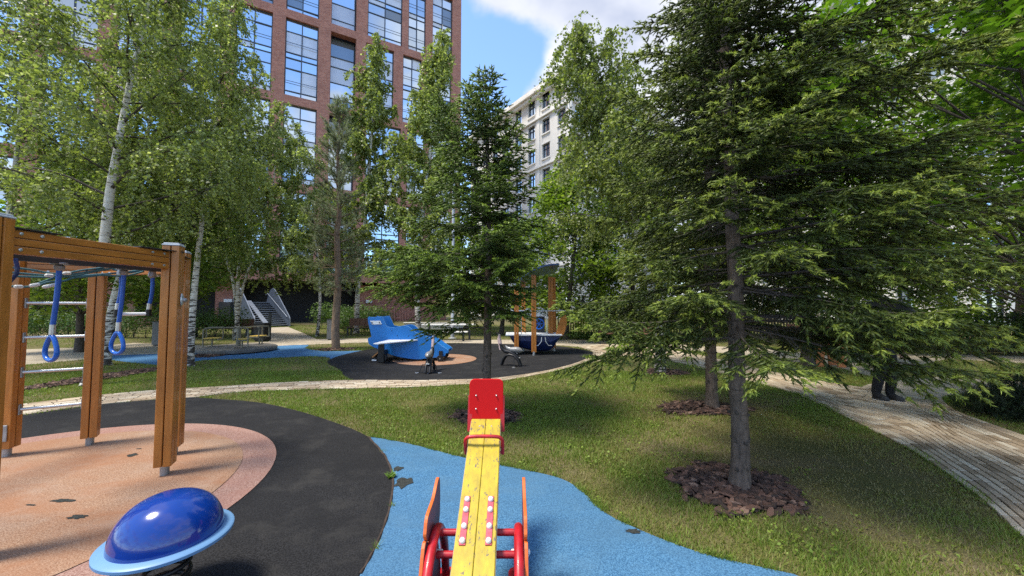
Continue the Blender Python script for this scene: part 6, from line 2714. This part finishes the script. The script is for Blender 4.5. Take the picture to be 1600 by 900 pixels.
for s in (-1, 1):
    b = MB()
    b.lathe([(.001, -.012), (.012, -.006), (.012, .006), (.001, .012)], 10, (s * .03, -.088, 1.50), cap=False)
    b.build('eye', M['black_steel'], hd, smooth=True)
    b = MB()
    b.lathe([(.001, -.03), (.012, -.015), (.014, .01), (.001, .032)], 8, (s * .079, .0, 1.485), cap=False)
    b.build('ear', M['skin'], hd, smooth=True)
b = MB()
b.bar((-.022, -.100, 1.425), (.022, -.100, 1.425), .006, .006)
b.build('mouth', M['red_board'], hd)
b = MB()
b.lathe([(.083, 1.47), (.087, 1.52), (.078, 1.575), (.05, 1.612), (.001, 1.622)], 20, cap=False)
b.v = [(p[0], p[1] * 1.18 + .014, p[2] + (.04 if p[1] < -.03 and p[2] < 1.55 else 0)) for p in b.v]
b.build('hair', M['hair'], hd, smooth=True)


def hand(name, wrist, d, side, parent, grip=False):
    d = Vector(d).normalized()
    sd = Vector(side).normalized()
    up = d.cross(sd)
    w = Vector(wrist)
    verts, edges, rad = [w, w + d * .045, w + d * .085], [(0, 1), (1, 2)], [(.022, .014), (.034, .013), (.036, .012)]
    for i, (o, ln) in enumerate(((-.030, .062), (-.010, .072), (.010, .068), (.028, .052))):
        k = len(verts)
        base = w + d * .09 + sd * o
        c = .75 if grip else .28
        verts += [base, base + (d * math.cos(c * .6) + up * math.sin(c * .6)) * ln * .5, base + (d * math.cos(c * .6) + up * math.sin(c * .6)) * ln * .5 + (d * math.cos(c * 2.2) + up * math.sin(c * 2.2)) * ln * .5]
        edges += [(2, k), (k, k + 1), (k + 1, k + 2)]
        rad += [.0095, .0085, .007]
    k = len(verts)
    verts += [w + d * .03 - sd * .034, w + d * .055 - sd * .052 + up * .018, w + d * .085 - sd * .056 + up * .028]
    edges += [(0, k), (k, k + 1), (k + 1, k + 2)]
    rad += [.012, .0095, .008]
    return skin_obj(name, verts, edges, rad, M['skin'], parent, 1)


hand('hand', (.20, -.10, .86), (-.1, -.25, -1), (0, 1, 0), pe)
hand('hand', (-.13, -.22, 1.10), (.45, -.45, .8), (0, -.6, -.5), pe, True)
um = empty('umbrella', pp + Vector((0, 0, 1.12)), 'open black umbrella held low over the person on the paved path', 'umbrella', None, R(15))
b = MB()
n_ = 8
prof = [(.001, .62), (.10, .60), (.22, .545), (.32, .46), (.40, .34)]
vs, fs = [], []
for i, (r_, z_) in enumerate(prof):
    for j in range(n_ * 4):
        a = 2 * math.pi * j / (n_ * 4)
        sc = 1 - .06 * (r_ / .4) * (1 - abs(math.cos(a * n_ / 2)))
        vs.append((-.04 + r_ * sc * math.cos(a), -.06 + r_ * sc * math.sin(a), z_))
m_ = n_ * 4
for i in range(len(prof) - 1):
    for j in range(m_):
        fs.append((i * m_ + j, i * m_ + (j + 1) % m_, (i + 1) * m_ + (j + 1) % m_, (i + 1) * m_ + j))
b.add(vs, fs)
o = b.build('canopy', M['umbrella'], um, smooth=True)
sol = o.modifiers.new('thick', 'SOLIDIFY')
sol.thickness = .004
for k in range(8):
    a = 2 * math.pi * k / 8
    b = MB()
    b.tube([(-.04 + r_ * math.cos(a), -.06 + r_ * math.sin(a), z_ - .008) for r_, z_ in prof], .003, 5)
    b.build('rib', M['dark_metal'], um, smooth=True)
b = MB()
b.tube([(-.075, -.29, -.02), (-.07, -.27, .1), (-.04, -.06, .66)], .007, 8)
b.build('shaft', M['dark_metal'], um, smooth=True)
b = MB()
b.tube([(-.085, -.33, -.10), (-.075, -.29, -.01)], .014, 10)
b.build('grip', M['black_steel'], um, smooth=True)
print('objects', len(bpy.data.objects), 'tris', sum(sum(len(p.vertices) - 2 for p in o.data.polygons) if len(o.data.polygons) < 20000 else len(o.data.polygons) * 2 for o in bpy.data.objects if o.type == 'MESH') if False else '')
